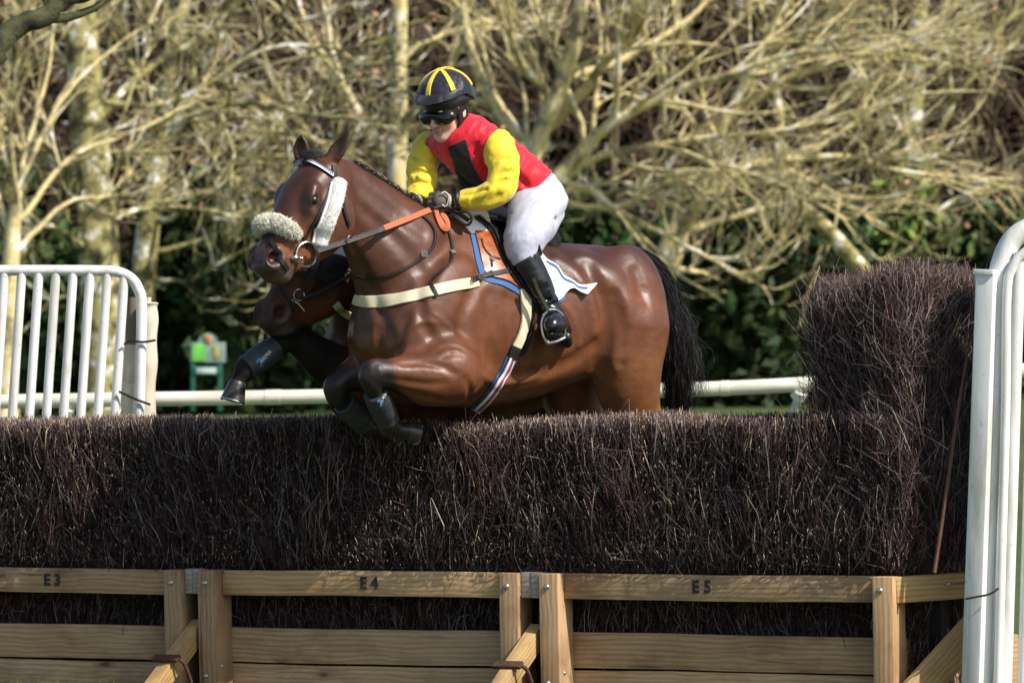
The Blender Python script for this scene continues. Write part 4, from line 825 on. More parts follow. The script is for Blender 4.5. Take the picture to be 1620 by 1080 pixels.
def bay_colour(V, fr, hf, legs, dark=1.0, muzzle=1.0, ears=()):
    """coat markings of a bay: black legs, dark muzzle, ear rims and topline, paler tan flank and muzzle sides"""
    n = len(V); col = np.tile(np.array([0.128, 0.045, 0.0195]), (n, 1))
    def blend(c, w): 
        nonlocal col
        w = np.clip(w, 0, 1)[:, None]; col = col * (1 - w) + np.array(c) * w
    x, y = V[:, 0] - fr.o[0], V[:, 1] - fr.o[1]; d = V[:, 2] - fr.o[2]
    a = (x - 600) * HC + d * HS; b = (x - 600) * HS - d * HC
    top = np.interp(a, TORSO[:, 0], TORSO[:, 1]); bot = np.interp(a, TORSO[:, 0], TORSO[:, 2])
    v = (y - top) / (bot - top)
    blend((0.045, 0.018, 0.013), smooth01(0.45, 0.0, v) * 0.9 * smooth01(130, 230, a))                # darker back
    blend((0.062, 0.025, 0.016), smooth01(170, -10, a) * 0.75 * smooth01(0.9, 0.35, v))                  # darker neck and chest
    blend((0.190, 0.074, 0.028), smooth01(0.62, 0.95, v) * smooth01(60, 160, a) * 0.8)                 # tan belly
    P, e1, e2, e3 = hf; q = V - P; s = q @ e1; l = q @ e2; m = q @ e3
    hd = (s > -20) & (s < 232) & (np.abs(l) < 62) & (m > np.interp(s, [0, 95, 140, 200], [-105, -105, -82, -62])) & (m < 60)
    blend((0.055, 0.020, 0.013), hd * smooth01(8, 26, m) * smooth01(190, 150, s) * 0.75)   # darker front of the face
    blend((0.16, 0.058, 0.024), hd * smooth01(100, 140, s) * smooth01(190, 168, s) * smooth01(20, 8, m) * 0.8)
    mz = hd * smooth01(178, 204, s)
    blend((0.046, 0.030, 0.026), mz * muzzle * 0.85); 
    blend((0.11, 0.085, 0.078), mz * smooth01(-6, -15, m) * smooth01(224, 205, s) * 0.8 * muzzle)         # grey lips
    blend((0.014, 0.010, 0.009), hd * np.exp(-(((s - 80) / 15) ** 2 + ((m - 8) / 10) ** 2)) * 1.0)          # dark skin round the eye
    nd2 = ((s - 192) / 14.5) ** 2 + ((m - 11) / 11.5) ** 2
    blend((0.125, 0.098, 0.09), hd * smooth01(2.6, 1.5, nd2) * (np.abs(l) > 16) * smooth01(14, -2, m) * 0.75)
    blend((0.055, 0.016, 0.016), hd * np.clip(1.6 - nd2, 0, 1) * (np.abs(l) > 14) * (np.abs(l) < 27.5))
    for c0, c1, r in legs:                                                                 # black points
        c0, c1 = np.asarray(c0, float), np.asarray(c1, float); w = c1 - c0; L = np.linalg.norm(w); t = ((V - c0) @ w) / L
        tt = np.clip(t, 0, L); dist = np.linalg.norm(V - c0 - tt[:, None] * (w / L), axis=1)
        blend((0.016, 0.012, 0.012), smooth01(r, r * 0.72, dist) * smooth01(-34, 8, t) * (t < L + 60))
    for b0, t0 in ears:
        b0, t0 = np.asarray(b0, float), np.asarray(t0, float); w = t0 - b0; t = ((V - b0) @ w) / (w @ w); dist = np.linalg.norm(V - b0 - np.clip(t, 0, 1.1)[:, None] * w, axis=1); blend((0.022, 0.013, 0.011), (dist < 20) * smooth01(0.35, 0.95, t) * 0.85)
    return col * dark

def coat_material(name='bay_coat', r0=0.33, r1=0.50, spec=0.40):
    m, nt, bs = new_mat(name)
    a = nd(nt, 'ShaderNodeAttribute', attribute_name='tint')
    v = coords(nt, (1, 1, 1)); f = noise_tex(nt, v, 3.2, 5, 0.6)
    f2 = noise_tex(nt, coords(nt, (1, 1, 1)), 14, 4)
    c = mixc(nt, a.outputs['Color'], ramp(nt, f, [(0.32, 0.72), (0.7, 1.22)]))
    c = mixc(nt, c, ramp(nt, f2, [(0.3, 0.74), (0.7, 1.16)]))
    nt.links.new(c, bs.inputs['Base Color'])
    r = ramp(nt, noise_tex(nt, v, 6, 4), [(0.3, r0), (0.72, r1)]); nt.links.new(r, bs.inputs['Roughness'])
    bs.inputs['Specular IOR Level'].default_value = spec
    hair = noise_tex(nt, coords(nt, (95, 170, 26)), 1.0, 4, 0.65, 0.6)
    n1 = bump(nt, bs, hair, 0.32, 0.0025)
    vein = noise_tex(nt, coords(nt, (1, 1, 1)), 9, 3, 0.5, 1.2)
    bump(nt, bs, ramp(nt, vein, [(0.42, 0), (0.5, 1), (0.58, 0)]), 0.06, 0.004, n1)
    n2 = nt.nodes.get(nt.nodes[-1].name); bump(nt, bs, noise_tex(nt, coords(nt, (1, 1, 1)), 5.5, 3, 0.5, 0.6), 0.22, 0.03, n2.outputs[0])
    return m
M_COAT = coat_material(); M_COAT2 = coat_material('dull_bay_coat', 0.55, 0.7, 0.15)
M_HAIR = simple('black_horse_hair', (0.012, 0.010, 0.010), 0.42, var=0.4, scale=40, bmp=0.0, spec=0.5)
M_EYE = simple('dark_eye', (0.012, 0.007, 0.005), 0.14, var=0.2, bmp=0, spec=0.45, coat=0.3)
M_HOOF = simple('grey_hoof', (0.035, 0.030, 0.028), 0.35, var=0.4, scale=25, bmp=0.3, stretch=(1, 1, 5))
M_BOOTGREY = simple('dark_neoprene', (0.030, 0.034, 0.042), 0.55, var=0.25, scale=60, bmp=0.3, bscale=500)

def map_mesh(name, V, Q, col=None):
    return mesh_np(name, W(V), Q, True, col)

def capsule_sdf_part(name, pts, mat, parent, h=1.6, r_pad=6, squash=None, extra=None, smooth=1):
    P = np.asarray(pts, float); r = P[:, 3].max() * (squash[1] if squash and squash[1] > 1 else 1) + r_pad
    g = Sdf(P[:, :3].min(0) - r, P[:, :3].max(0) + r, h); g.tube(pts, 4, squash)
    if extra: extra(g)
    V, Q = g.net(smooth); return link(name, map_mesh(name, V, Q), mat, parent)

def leg_boot(parent, p0, p1, r0, r1, logo_side, name='leg_boot'):
    """dark wrap boot round a cannon bone, flared and strapped"""
    p0, p1 = np.asarray(p0, float), np.asarray(p1, float); w = p1 - p0; u = unit(w)
    g = Sdf(np.minimum(p0, p1) - 40, np.maximum(p0, p1) + 40, 1.5)
    g.tube([[*p0, r0], [*(p0 + w * 0.3), r0 * 0.93], [*(p0 + w * 0.62), r1 * 0.95], [*p1, r1]], 3)
    for t, dr in ((0.32, 1.4), (0.62, 1.4)):
        q = p0 + w * t; rr = r0 + (r1 - r0) * t
        g.tube([[*(q - u * 4), rr + dr], [*(q + u * 4), rr + dr]], 2, n=1)
    # clean cut ends
    def cutpl(c, nrm): 
        def fn(X, Y, D): return -((X - c[0]) * nrm[0] + (Y - c[1]) * nrm[1] + (D - c[2]) * nrm[2])
        g.put(fn, g.lo, g.lo + g.h * g.n, 2, 'cut')
    cutpl(p0 - u * 1.5, -u); cutpl(p1 + u * 3, u)
    V, Q = g.net(1)
    o = link(name, map_mesh('leg_boot', V, Q), M_BOOTGREY, parent)
    return o, g

LEFT = HorseFrame((0, 0, 0))
def L(a, b, y): return LEFT.L(a, b, y)


def blur_grid(F, n=1):
    for _ in range(n):
        for ax in range(3):
            a = np.swapaxes(F, 0, ax); c = a.copy(); c[1:-1] = 0.5 * a[1:-1] + 0.25 * (a[2:] + a[:-2]); F = np.swapaxes(c, 0, ax)
    return F

e_a, e_b = np.array([HC, 0, HS]), np.array([HS, 0, -HC])
def sculpt_horse(fr, hf, neck, crest, pipe, ears, fore, lo, hi, h=3.2, detail=None):
    g = Sdf(lo, hi, h); L = fr.L
    sculpt_body(g, fr)
    g.tube(neck, 14, (e_b, 0.60)); g.tube(crest, 18); g.tube(pipe, 14)
    for sg in (1, -1):                                                     # shoulder, breast, arm and quarter muscles
        g.ell(L(62, sg * 70, 500), (58, 30, 100), (np.array([0.86 * HC, 0.5, 0.86 * HS]), e_b, np.array([-0.5 * HC, 0.86, -0.5 * HS])), 22)
        g.ell(L(20, sg * 40, 530), (34, 32, 56), (e_a, e_b, (0, 1, 0)), 16)
        g.ell(L(88, sg * 74, 580), (56, 30, 58), (e_a, e_b, (0, 1, 0)), 24)
        g.ell(L(438, sg * 58, 500), (70, 46, 112), (e_a, e_b, (0, 1, 0)), 22)
        g.tube([[*L(350, sg * 62, 424), 13], [*L(380, sg * 78, 446), 17], [*L(400, sg * 90, 484), 14]], 34)
        g.tube([[*L(362, sg * 112, 470), 2], [*L(370, sg * 116, 510), 4], [*L(358, sg * 113, 560), 8], [*L(335, sg * 104, 600), 9]], 26, op='cut')   # flank in front of the thigh
        g.tube([[*L(402, sg * 94, 480), 10], [*L(406, sg * 100, 520), 12], [*L(394, sg * 98, 575), 12]], 26)
    g.tube([[*L(-14, 0, 500), 5], [*L(-4, 0, 560), 9], [*L(20, 0, 610), 6]], 10, op='cut')            # crease of the breast
    g.tube([[*L(98, 106, 450), 3], [*L(124, 115, 530), 5], [*L(128, 114, 620), 5]], 18, op='cut')       # behind the shoulder
    g.F = blur_grid(g.F, 3)
    if detail: detail(g)
    sculpt_head(g, hf)
    for e in ears: sculpt_ear(g, *e)
    for pts, k in fore: g.tube(pts, k, n=7)
    for sg, da, dy in ((1, 0, 0), (-1, -18, 4)):                           # hind legs stretched out behind, below the top of the fence
        b = sg * 62
        g.tube([[*L(440 + da, b, 520), 62], [*L(432 + da, b + sg * 4, 590), 55], [*L(446 + da, b + sg * 5, 650), 42], [*L(490 + da, b, 705 + dy), 30], [*L(530 + da, b, 742 + dy), 24]], 14)
        g.tube([[*L(530 + da, b, 742 + dy), 24], [*L(545 + da, b, 780 + dy), 16], [*L(560 + da, b, 830 + dy), 15], [*L(566 + da, b, 850 + dy), 18], [*L(588 + da, b, 872 + dy), 14]], 6)
    return g

def groove(g, path, r, depth, k):
    """a crease pressed into the near side of a sculpted grid along pixels"""
    P, N = g.front(spline(np.array(path, float), 3)); C = P + N * (r - depth); n = len(C); taper = 0.45 + 0.55 * np.sin(np.linspace(0.05, math.pi - 0.05, n))
    C = P + N * (r - depth * taper)[:, None]; g.tube(np.c_[C, np.full(n, r)], k, n=1, op='cut')
def ridge(g, path, r, height, k):
    P, N = g.front(spline(np.array(path, float), 3)); n = len(P); taper = 0.3 + 0.7 * np.sin(np.linspace(0.05, math.pi - 0.05, n)); g.tube(np.c_[P - N * (r - height * taper)[:, None], np.full(n, r)], k, n=1)

# ---- the leading bay horse
HF = head_frame((510, 254, -66), (412, 434, -138))
horse = empty('horse', W(np.array([750., 1000., 120.])), 'glossy bay horse in front, jumping the brush fence with a rider on its back', 'horse')
e1, e2, e3 = HF[1], HF[2], HF[3]
HH = lambda s, l, n: HF[0] + e1 * s + e2 * l + e3 * n
NECK = [[667, 456, 40, 100], [638, 408, 14, 85], [610, 370, 0, 69], [580, 335, -22, 56], [546, 306, -44, 50], [524, 288, -58, 42]]
CREST = [[552, 272, -44, 8], [590, 295, -14, 10], [632, 324, 16, 13], [680, 354, 46, 16], [735, 368, 88, 22]]
PIPE = [[551, 372, -46, 16], [574, 420, -18, 21], [594, 470, 2, 30]]
EARS = [((524, 252, -84), (552, 205, -98), (0, 2, 0), (-0.55, -0.1, -0.8), 14), ((479, 252, -52), (477, 212, -60), (-1, 0, 0), (-0.45, 0, -0.85), 14)]
FORE = [([[706, 586, -34, 54], [680, 596, -50, 47], [650, 595, -69, 35], [620, 591, -88, 25], [600, 590, -98, 21]], 16),
        ([[596, 584, -98, 18], [588, 591, -102, 21], [587, 604, -102, 17]], 6), ([[580, 585, -106, 9], [579, 595, -107, 9]], 6),
        ([[588, 606, -100, 16], [599, 632, -80, 12.5], [609, 660, -52, 13], [615, 674, -38, 16]], 5),
        ([[615, 674, -38, 15], [632, 680, -30, 12.5], [646, 682, -22, 14]], 5),
        ([[640, 600, 100, 42], [605, 592, 80, 36], [568, 590, 58, 29], [545, 600, 44, 21]], 8),
        ([[540, 604, 40, 19], [532, 612, 36, 21], [532, 626, 38, 17]], 6),
        ([[534, 628, 42, 15], [552, 650, 60, 12], [574, 668, 84, 13], [584, 676, 92, 15]], 5),
        ([[584, 676, 92, 15], [604, 682, 100, 12.5], [618, 684, 104, 14]], 5)]
def muscles(g):
    for a in (([(716, 362), (694, 410), (664, 458), (640, 505)], 11, 4.5, 12), ([(768, 425), (742, 472), (728, 520), (742, 565)], 11, 4, 12), ([(664, 470), (672, 515), (694, 548)], 9, 3.5, 9),
              ([(556, 388), (576, 430), (598, 480), (616, 535)], 9, 4, 9), ([(556, 316), (600, 354), (640, 394), (668, 430)], 12, 1.8, 14), ([(575, 300), (622, 336), (668, 368)], 11, 1.4, 14),
              ([(930, 420), (946, 470), (956, 530), (950, 580)], 11, 3, 14), ([(1006, 430), (1020, 490), (1018, 560), (1008, 620)], 10, 4, 10), ([(975, 470), (985, 530), (982, 590)], 10, 2.5, 12),
              ([(598, 520), (604, 560), (618, 590)], 8, 4, 8), ([(640, 520), (632, 550), (640, 575)], 7, 3, 8), ([(800, 590), (850, 588), (905, 570), (940, 545)], 9, 2, 14)): groove(g, *a)
    for a in (([(884, 412), (910, 434), (934, 472), (944, 520)], 9, 3.2, 14), ([(748, 575), (770, 600), (805, 606), (850, 596)], 4, 1.6, 5), ([(630, 545), (648, 520), (672, 508), (690, 512)], 3.5, 1.3, 5), ([(690, 500), (715, 520), (722, 550)], 3.5, 1.2, 5), ([(880, 470), (905, 500), (915, 545)], 4, 1.2, 6)): ridge(g, *a)
    for k in range(4): groove(g, [(776 + 26 * k, 470 + 6 * k), (784 + 26 * k, 520), (780 + 26 * k, 575 - 4 * k)], 12, 1.5, 14)                 # ribs
def arm_detail(g):
    for a in (([(612, 598), (640, 603), (672, 607), (704, 606)], 6, 3.2, 5), ([(636, 575), (668, 574), (700, 580), (722, 592)], 6, 2.4, 6), ([(640, 618), (672, 628), (705, 634)], 6, 2.0, 6), ([(690, 556), (704, 549), (722, 548), (738, 556)], 4, 2.0, 4), ([(700, 566), (714, 560), (732, 562)], 4, 1.6, 4), ([(738, 600), (744, 620), (738, 640)], 6, 3, 6)): groove(g, *a)
    for a in (([(583, 577), (589, 571), (597, 571)], 5, 2, 5), ([(574, 590), (576, 600), (584, 606)], 5, 2, 4), ([(600, 582), (603, 592), (600, 602)], 5, 1.8, 4)): ridge(g, *a)
GH = sculpt_horse(LEFT, HF, NECK, CREST, PIPE, EARS, FORE, (380, 188, -190), (1085, 900, 420), 2.7, muscles)
arm_detail(GH)
V, Q = GH.net(2)
LEGS = [((604, 592, -92), (588, 595, -102), 34), ((590, 600, -98), (650, 690, -20), 40), ((550, 600, 48), (533, 614, 40), 34), ((533, 614, 40), (620, 690, 105), 40),
        (L(480, 62, 690), L(590, 56, 890), 70), (L(450, -62, 690), L(575, -56, 890), 70)]
body = link('body', map_mesh('body', V, Q, bay_colour(V, LEFT, HF, LEGS, 1.12, 1.0, [e[:2] for e in EARS])), M_COAT, horse)

def ball_part(name, c, r, mat, parent, ax=None, n=16):
    b = MB(); C = W(np.asarray(c, float)); sc = (DIST + c[2] / 360) / FPX
    b.ball(C, np.asarray(r, float) * sc, ax, n); return b.build(name, mat, parent, auto=False)
for sg in (1, -1): ball_part('eye', HH(80, sg * 43.2, 6), (8.5, 8.5, 8.5), M_EYE, horse)

def hoof(parent, c, axis, r0, r1, length):
    """tapered horn capsule with a pale shoe rim at the sole"""
    c = np.asarray(c, float); u = unit(axis)
    g = Sdf(c - 40, c + 40, 1.5); g.tube([[*c, r0], [*(c + u * length), r1]], 2, n=1)
    e = c + u * length
    g.put(lambda X, Y, D: -((X - e[0]) * u[0] + (Y - e[1]) * u[1] + (D - e[2]) * u[2]), g.lo, g.lo + g.h * g.n, 1.5, 'cut')
    V, Q = g.net(1); o = link('hoof', map_mesh('hoof', V, Q), M_HOOF, parent)
    an = np.linspace(-2.4, 2.4, 20); s1 = unit(np.cross(u, [0.3, 1, 0.1])); s2 = np.cross(u, s1)
    P = W(e + (r1 - 1.5) * (np.cos(an)[:, None] * s1 + np.sin(an)[:, None] * s2))
    b = MB(); b.tube(P, 0.0055, 6); b.build('horse_shoe', M_STEEL, o)
    return o
hoof(horse, (646, 682, -22), (0.75, 0.25, 0.55), 14, 17.5, 17)
hoof(horse, (618, 684, 104), (0.75, 0.3, 0.5), 14, 17.5, 17)
hoof(horse, L(588, 62, 872), (0.6, 0.7, 0.4), 15, 18, 24); hoof(horse, L(570, -62, 876), (0.6, 0.7, 0.4), 15, 18, 24)
BOOT_N, GBN = leg_boot(horse, (594, 622, -90), (613, 664, -48), 19.5, 19, 1)
BOOT_F, GBF = leg_boot(horse, (544, 638, 50), (578, 670, 88), 19, 18, 1)

# ---- the second horse, on the far side
OFF2 = (-42, 36, 235)
FR2 = HorseFrame(OFF2); L2 = FR2.L
HF2 = head_frame((524, 346, 163), (429, 506, 90))
HH2 = lambda s, l, n: HF2[0] + HF2[1] * s + HF2[2] * l + HF2[3] * n
horse2 = empty('horse', W(np.array([720., 1020., 360.])), 'dark bay horse behind the front horse, its muzzle and outstretched foreleg showing', 'horse')
sh = lambda P, dx, dy, dd: [[p[0] + dx, p[1] + dy, p[2] + dd, p[3]] for p in P]
NECK2 = sh([NECK[0], NECK[1]], *OFF2) + [[575, 420, 215, 74], [558, 396, 196, 60], [546, 376, 180, 50], [536, 364, 172, 42]]
CREST2 = [[560, 345, 182, 9], [590, 360, 205, 12], [640, 380, 255, 16], [693, 392, 320, 22]]
PIPE2 = [[545, 440, 190, 20], [552, 470, 205, 26], [556, 505, 225, 32]]
EARS2 = [((545, 336, 148), (572, 300, 145), (0, 2, 0), (-0.35, -0.1, -0.9), 13), ((500, 334, 175), (520, 292, 180), (-1, 0, 0), (-0.45, 0, -0.85), 11)]
FORE2 = [([[580, 590, 205, 56], [545, 588, 180, 42], [508, 566, 155, 32], [478, 543, 135, 24], [460, 535, 122, 20]], 14),
         ([[468, 536, 128, 19], [455, 537, 120, 20], [445, 544, 114, 16]], 6),
         ([[446, 544, 114, 15], [424, 556, 104, 12.5], [400, 572, 94, 13], [386, 584, 88, 16]], 5),
         ([[386, 584, 88, 15], [378, 600, 86, 12], [373, 614, 85, 14]], 5),
         ([[610, 630, 320, 42], [580, 634, 300, 36], [556, 634, 280, 28], [540, 636, 268, 20]], 8),
         ([[542, 632, 268, 18], [546, 648, 274, 16], [566, 680, 300, 13], [580, 700, 315, 15], [600, 708, 325, 13]], 5)]
GH2 = sculpt_horse(FR2, HF2, NECK2, CREST2, PIPE2, EARS2, FORE2, (340, 280, 40), (1045, 925, 655), 3.4)
V, Q = GH2.net(2)
LEGS2 = [((520, 575, 165), (455, 536, 120), 44), ((455, 540, 120), (370, 620, 85), 42), ((540, 636, 268), (600, 710, 325), 40), (L2(480, 62, 690), L2(590, 56, 890), 70), (L2(450, -62, 690), L2(575, -56, 890), 70)]
link('body', map_mesh('body', V, Q, bay_colour(V, FR2, HF2, LEGS2, 0.95)), M_COAT2, horse2)
for sg in (1, -1): ball_part('eye', HH2(80, sg * 43.2, 6), (8.5, 8.5, 8.5), M_EYE, horse2)
hoof(horse2, (374, 611, 85), (-0.25, 0.95, -0.1), 15, 20, 24)
hoof(horse2, (600, 708, 325), (0.75, 0.3, 0.5), 14, 17, 20)
hoof(horse2, L2(588, 62, 872), (0.6, 0.7, 0.4), 15, 18, 24); hoof(horse2, L2(570, -62, 876), (0.6, 0.7, 0.4), 15, 18, 24)
BOOT2, GB2 = leg_boot(horse2, (437, 549, 110), (391, 580, 90), 19.5, 20, 1)
# ------------------------------------------------------------------ mane, tail and tack
PX = 1 / 360.0
rng = np.random.default_rng(11)

def skyline(g, xs):
    """upper outline of a sculpted grid at the columns xs -> points"""
    out = []
    for x in xs:
        i = int(round((x - g.lo[0]) / g.h)); S = g.F[i] < 0; j = int(np.argmax(S.any(1))); d = np.where(S[j])[0].mean()
        out.append([x, g.lo[1] + g.h * j, g.lo[2] + g.h * d])
    return np.array(out)

def mane(parent, g, x0, x1, plaits, lean):
    top = skyline(g, np.linspace(x0, x1, 60)); top[:, 1] = np.convolve(np.pad(top[:, 1], 3, 'edge'), np.ones(7) / 7, 'valid'); top[:, 2] = np.convolve(np.pad(top[:, 2], 6, 'edge'), np.ones(13) / 13, 'valid')
    b = MB()
    P = top + np.array([0, 2.5, 0]); r = 4.2 + 1.6 * np.abs(np.sin(np.linspace(0, math.pi * plaits, 60)))
    b.tube(W(P), r * PX, 9)
    for i in range(plaits):
        c = top[min(59, int((i + 0.5) / plaits * 60))]; b.ball(W(c + np.array([1.5, -0.5, -3])), np.array([4.6, 4.6, 4.0]) * PX, None, 8)
    o = b.build('mane', M_HAIR, parent, auto=False)
    n = 1700; k = rng.integers(0, 60, n); c = top[k] + rng.normal(0, 1.6, (n, 3)); ln = rng.uniform(5, 13, n)[:, None]
    d = np.array([[0.25, -0.35, -0.5]]) + rng.normal(0, 0.45, (n, 3)); d /= np.linalg.norm(d, axis=1)[:, None]
    strands('mane_wisps', c, [c + d * ln * 0.5, c + d * ln + np.array([1.5, 4.0, 0])], rng.uniform(0.3, 0.7, n) * PX, M_HAIR, o, 4)
    return o
mane(horse, GH, 560, 705, 12, 1)
mane(horse2, GH2, 560, 660, 9, 1)
# forelock between the ears
n = 260; c = HH(0, 0, 6) + rng.normal(0, 4.5, (n, 3)); t = HH(10, 0, 20) - HH(0, 0, 6)
strands('forelock', c, [c + t * 0.6 + rng.normal(0, 2, (n, 3)) + np.array([-2, -5, 0]), c + t + np.array([-9, 6, -4]) + rng.normal(0, 5, (n, 3))], rng.uniform(.35, .8, n) * PX, M_HAIR, horse, 5)

def tail(parent, path, n, seed, spread, name='tail_hair', dock=None):
    r = np.random.default_rng(seed); P = spline(path, 6); m = len(P)
    if dock is None: b = MB(); k = int(m * 0.45); b.tube(W(P[:k, :3]), np.linspace(9, 4, k) * PX, 10); dock = b.build('tail', M_HAIR, parent, auto=False)
    u = r.normal(0, 1, (n, 2)); u /= np.maximum(1, np.linalg.norm(u, axis=1) / 1.5)[:, None]
    pts = []; t0 = r.uniform(0, 0.35, n); t1 = r.uniform(0.62, 1.0, n)
    for q in np.linspace(0, 1, 7):
        t = (t0 + (t1 - t0) * q) * (m - 1); i = np.minimum(t.astype(int), m - 2); f = (t - i)[:, None]; C = P[i] * (1 - f) + P[i + 1] * f
        w = C[:, 3:4] * (0.35 + 0.65 * q) * 0.62
        pts.append(C[:, :3] + np.stack([u[:, 0] * w[:, 0], u[:, 1] * w[:, 0] * 0.35, u[:, 1] * w[:, 0]], 1) + r.normal(0, 0.6 + spread * q ** 2, (n, 3)))
    strands(name, pts[0], pts[1:], r.uniform(0.45, 0.95, n) * PX, M_HAIR, dock, 13, 0.3)
    return dock
dock = tail(horse, [[972, 400, 292, 7], [1000, 394, 304, 9], [1023, 406, 318, 13], [1047, 440, 328, 17], [1059, 494, 334, 20], [1069, 556, 338, 23], [1073, 612, 340, 22], [1073, 668, 342, 17]], 3000, 5, 5.0)
tail(horse, [[976, 396, 292, 5], [1012, 394, 306, 8], [1037, 412, 322, 12], [1061, 452, 332, 16], [1077, 510, 338, 22], [1087, 566, 342, 26], [1091, 610, 344, 26], [1085, 650, 346, 22]], 260, 15, 13.0, 'loose_tail_hair', dock)
tail(horse2, [[930, 424, 520, 7], [965, 424, 530, 9], [990, 450, 540, 13], [1000, 510, 545, 17], [1004, 580, 548, 19], [1004, 660, 550, 15]], 700, 6, 3.0)

M_TAN = simple('tan_saddle_leather', (0.31, 0.080, 0.018), 0.34, var=0.3, scale=40, bmp=0.25, bscale=500, coat=0.2)
M_RUBBER = simple('orange_rubber_grip', (0.48, 0.125, 0.05), 0.65, var=0.12, scale=60, bmp=0.6, bscale=900)
M_CREAM = simple('cream_elastic_web', (0.66, 0.60, 0.42), 0.8, var=0.08, scale=30, bmp=0.6, bscale=900, bdist=0.001)
M_FLEECE = simple('cream_sheepskin', (0.90, 0.84, 0.72), 0.9, var=0.18, scale=50, bmp=0.8, bscale=300, bdist=0.004, sheen=0.4)
M_WFLEECE = simple('white_sheepskin', (0.86, 0.85, 0.82), 0.9, var=0.08, scale=60, bmp=1.0, bscale=420, bdist=0.004, sheen=0.4)
M_WHITE = simple('white_cloth', (0.82, 0.82, 0.84), 0.75, var=0.05, scale=20, bmp=0.3, bscale=300)
M_BLUE = simple('blue_binding', (0.035, 0.11, 0.30), 0.7, var=0.15, scale=40, bmp=0.3, bscale=500)
M_NAVY = simple('navy_padding', (0.020, 0.023, 0.042), 0.8, var=0.3, scale=60, bmp=0.6, bscale=300)
M_RED = simple('red_web', (0.5, 0.04, 0.06), 0.7, var=0.1, bmp=0.3)
M_BLACKPAD = simple('black_fleece_pad', (0.010, 0.010, 0.012), 0.95, var=0.4, scale=60, bmp=1.0, bscale=260, bdist=0.006)
M_BLACKLEATHER = simple('black_saddle_leather', (0.012, 0.012, 0.014), 0.30, var=0.3, scale=50, bmp=0.2, bscale=500)

def strap(mb, g, path, width, lift=1.2, th=1.6, n=6):
    """a strap lying on a sculpted surface along pixels `path`; rows (x, y) follow the surface, rows (x, y, d) hang free"""
    P = spline(np.array([p[:2] for p in path], float), n); S, N = g.front(P, lift)
    if len(path[0]) > 2: S[:, 2] = spline(np.array(path, float), n)[:, 2]; N = np.tile([[0.1, -0.2, -0.97]], (len(S), 1))
    N[:] = np.stack([np.convolve(np.pad(N[:, i], 2, 'edge'), np.ones(5) / 5, 'valid') for i in range(3)], 1)
    S[:, 2] = np.convolve(np.pad(S[:, 2], 1, 'edge'), np.ones(3) / 3, 'valid') - 0.3
    Nw = N[:, 0:1] * C_R + N[:, 1:2] * -C_U + N[:, 2:3] * C_F
    w = np.asarray(width, float) if not np.isscalar(width) else np.full(2, width)
    w = np.interp(np.linspace(0, 1, len(S)), np.linspace(0, 1, len(w)), w)
    mb.strip(W(S), Nw, w * PX, th * PX)
    return S, N

def free_strap(mb, path, width, nrm=(0.1, -0.25, -0.96), th=1.6, n=7, clear=None, gap=4):
    P = spline(np.array(path, float), n)
    if clear is not None:                                   # keep the strap outside a sculpted body
        f = clear.front(P[:, :2])[0][:, 2]; P[:, 2] = np.minimum(P[:, 2], np.where(np.isnan(f), 1e3, f) - gap)
        P[:, 2] = np.convolve(np.pad(P[:, 2], 2, 'edge'), np.ones(5) / 5, 'valid')
    nrm = unit(nrm); Nw = np.tile(nrm[0] * C_R - nrm[1] * C_U + nrm[2] * C_F, (len(P), 1))
    mb.strip(W(P), Nw, width * PX, th * PX)

def ring(mb, c, r, tube, tilt=(0.3, 0.0, -0.95), sq=1.0, n=26):
    t = unit(tilt); a = unit(np.cross(t, [0, 1, 0])); b = np.cross(t, a); an = np.linspace(0, 2 * math.pi, n, endpoint=False)
    mb.tube(W(np.asarray(c, float) + r * (np.cos(an)[:, None] * a + np.sin(an)[:, None] * b * sq)), tube * PX, 7, closed=True)

def buckle(mb, g, x, y, s, lift=3.5):
    P, N = g.front([(x, y)], lift); P = P[0]; t = unit(N[0]); a = unit(np.cross(t, [0, 1, 0])); b = np.cross(t, a)
    q = [P + a * i * s + b * j * s * .8 for i, j in ((-1, -1), (1, -1), (1, 1), (-1, 1))]
    for i in range(4): mb.tube(W(np.array([q[i], q[(i + 1) % 4]])), 0.8 * PX, 6)
    mb.tube(W(np.array([P - a * s, P + a * s])), 0.7 * PX, 6)

def fuzz(name, g, n, ln, r, mat, parent, seed=3, lo=None, hi=None, droop=(0, 0.25, 0)):
    """short fibres standing on a sculpted surface"""
    q = np.random.default_rng(seed); V, Q = g.net(1); V = V[q.integers(0, len(V), n)] + q.normal(0, 0.5, (n, 3)); N = g.grad(V) + q.normal(0, 0.38, (n, 3)) + np.array(droop)
    L_ = (ln * q.uniform(0.5, 1.2, n))[:, None]; c2 = V + N * L_ + q.normal(0, ln * 0.16, (n, 3))
    return strands(name, V - N * 0.5, [V + N * L_ * 0.55 + q.normal(0, ln * 0.07, (n, 3)), c2], r * PX * q.uniform(.7, 1.2, n), mat, parent, 4, 0.35)

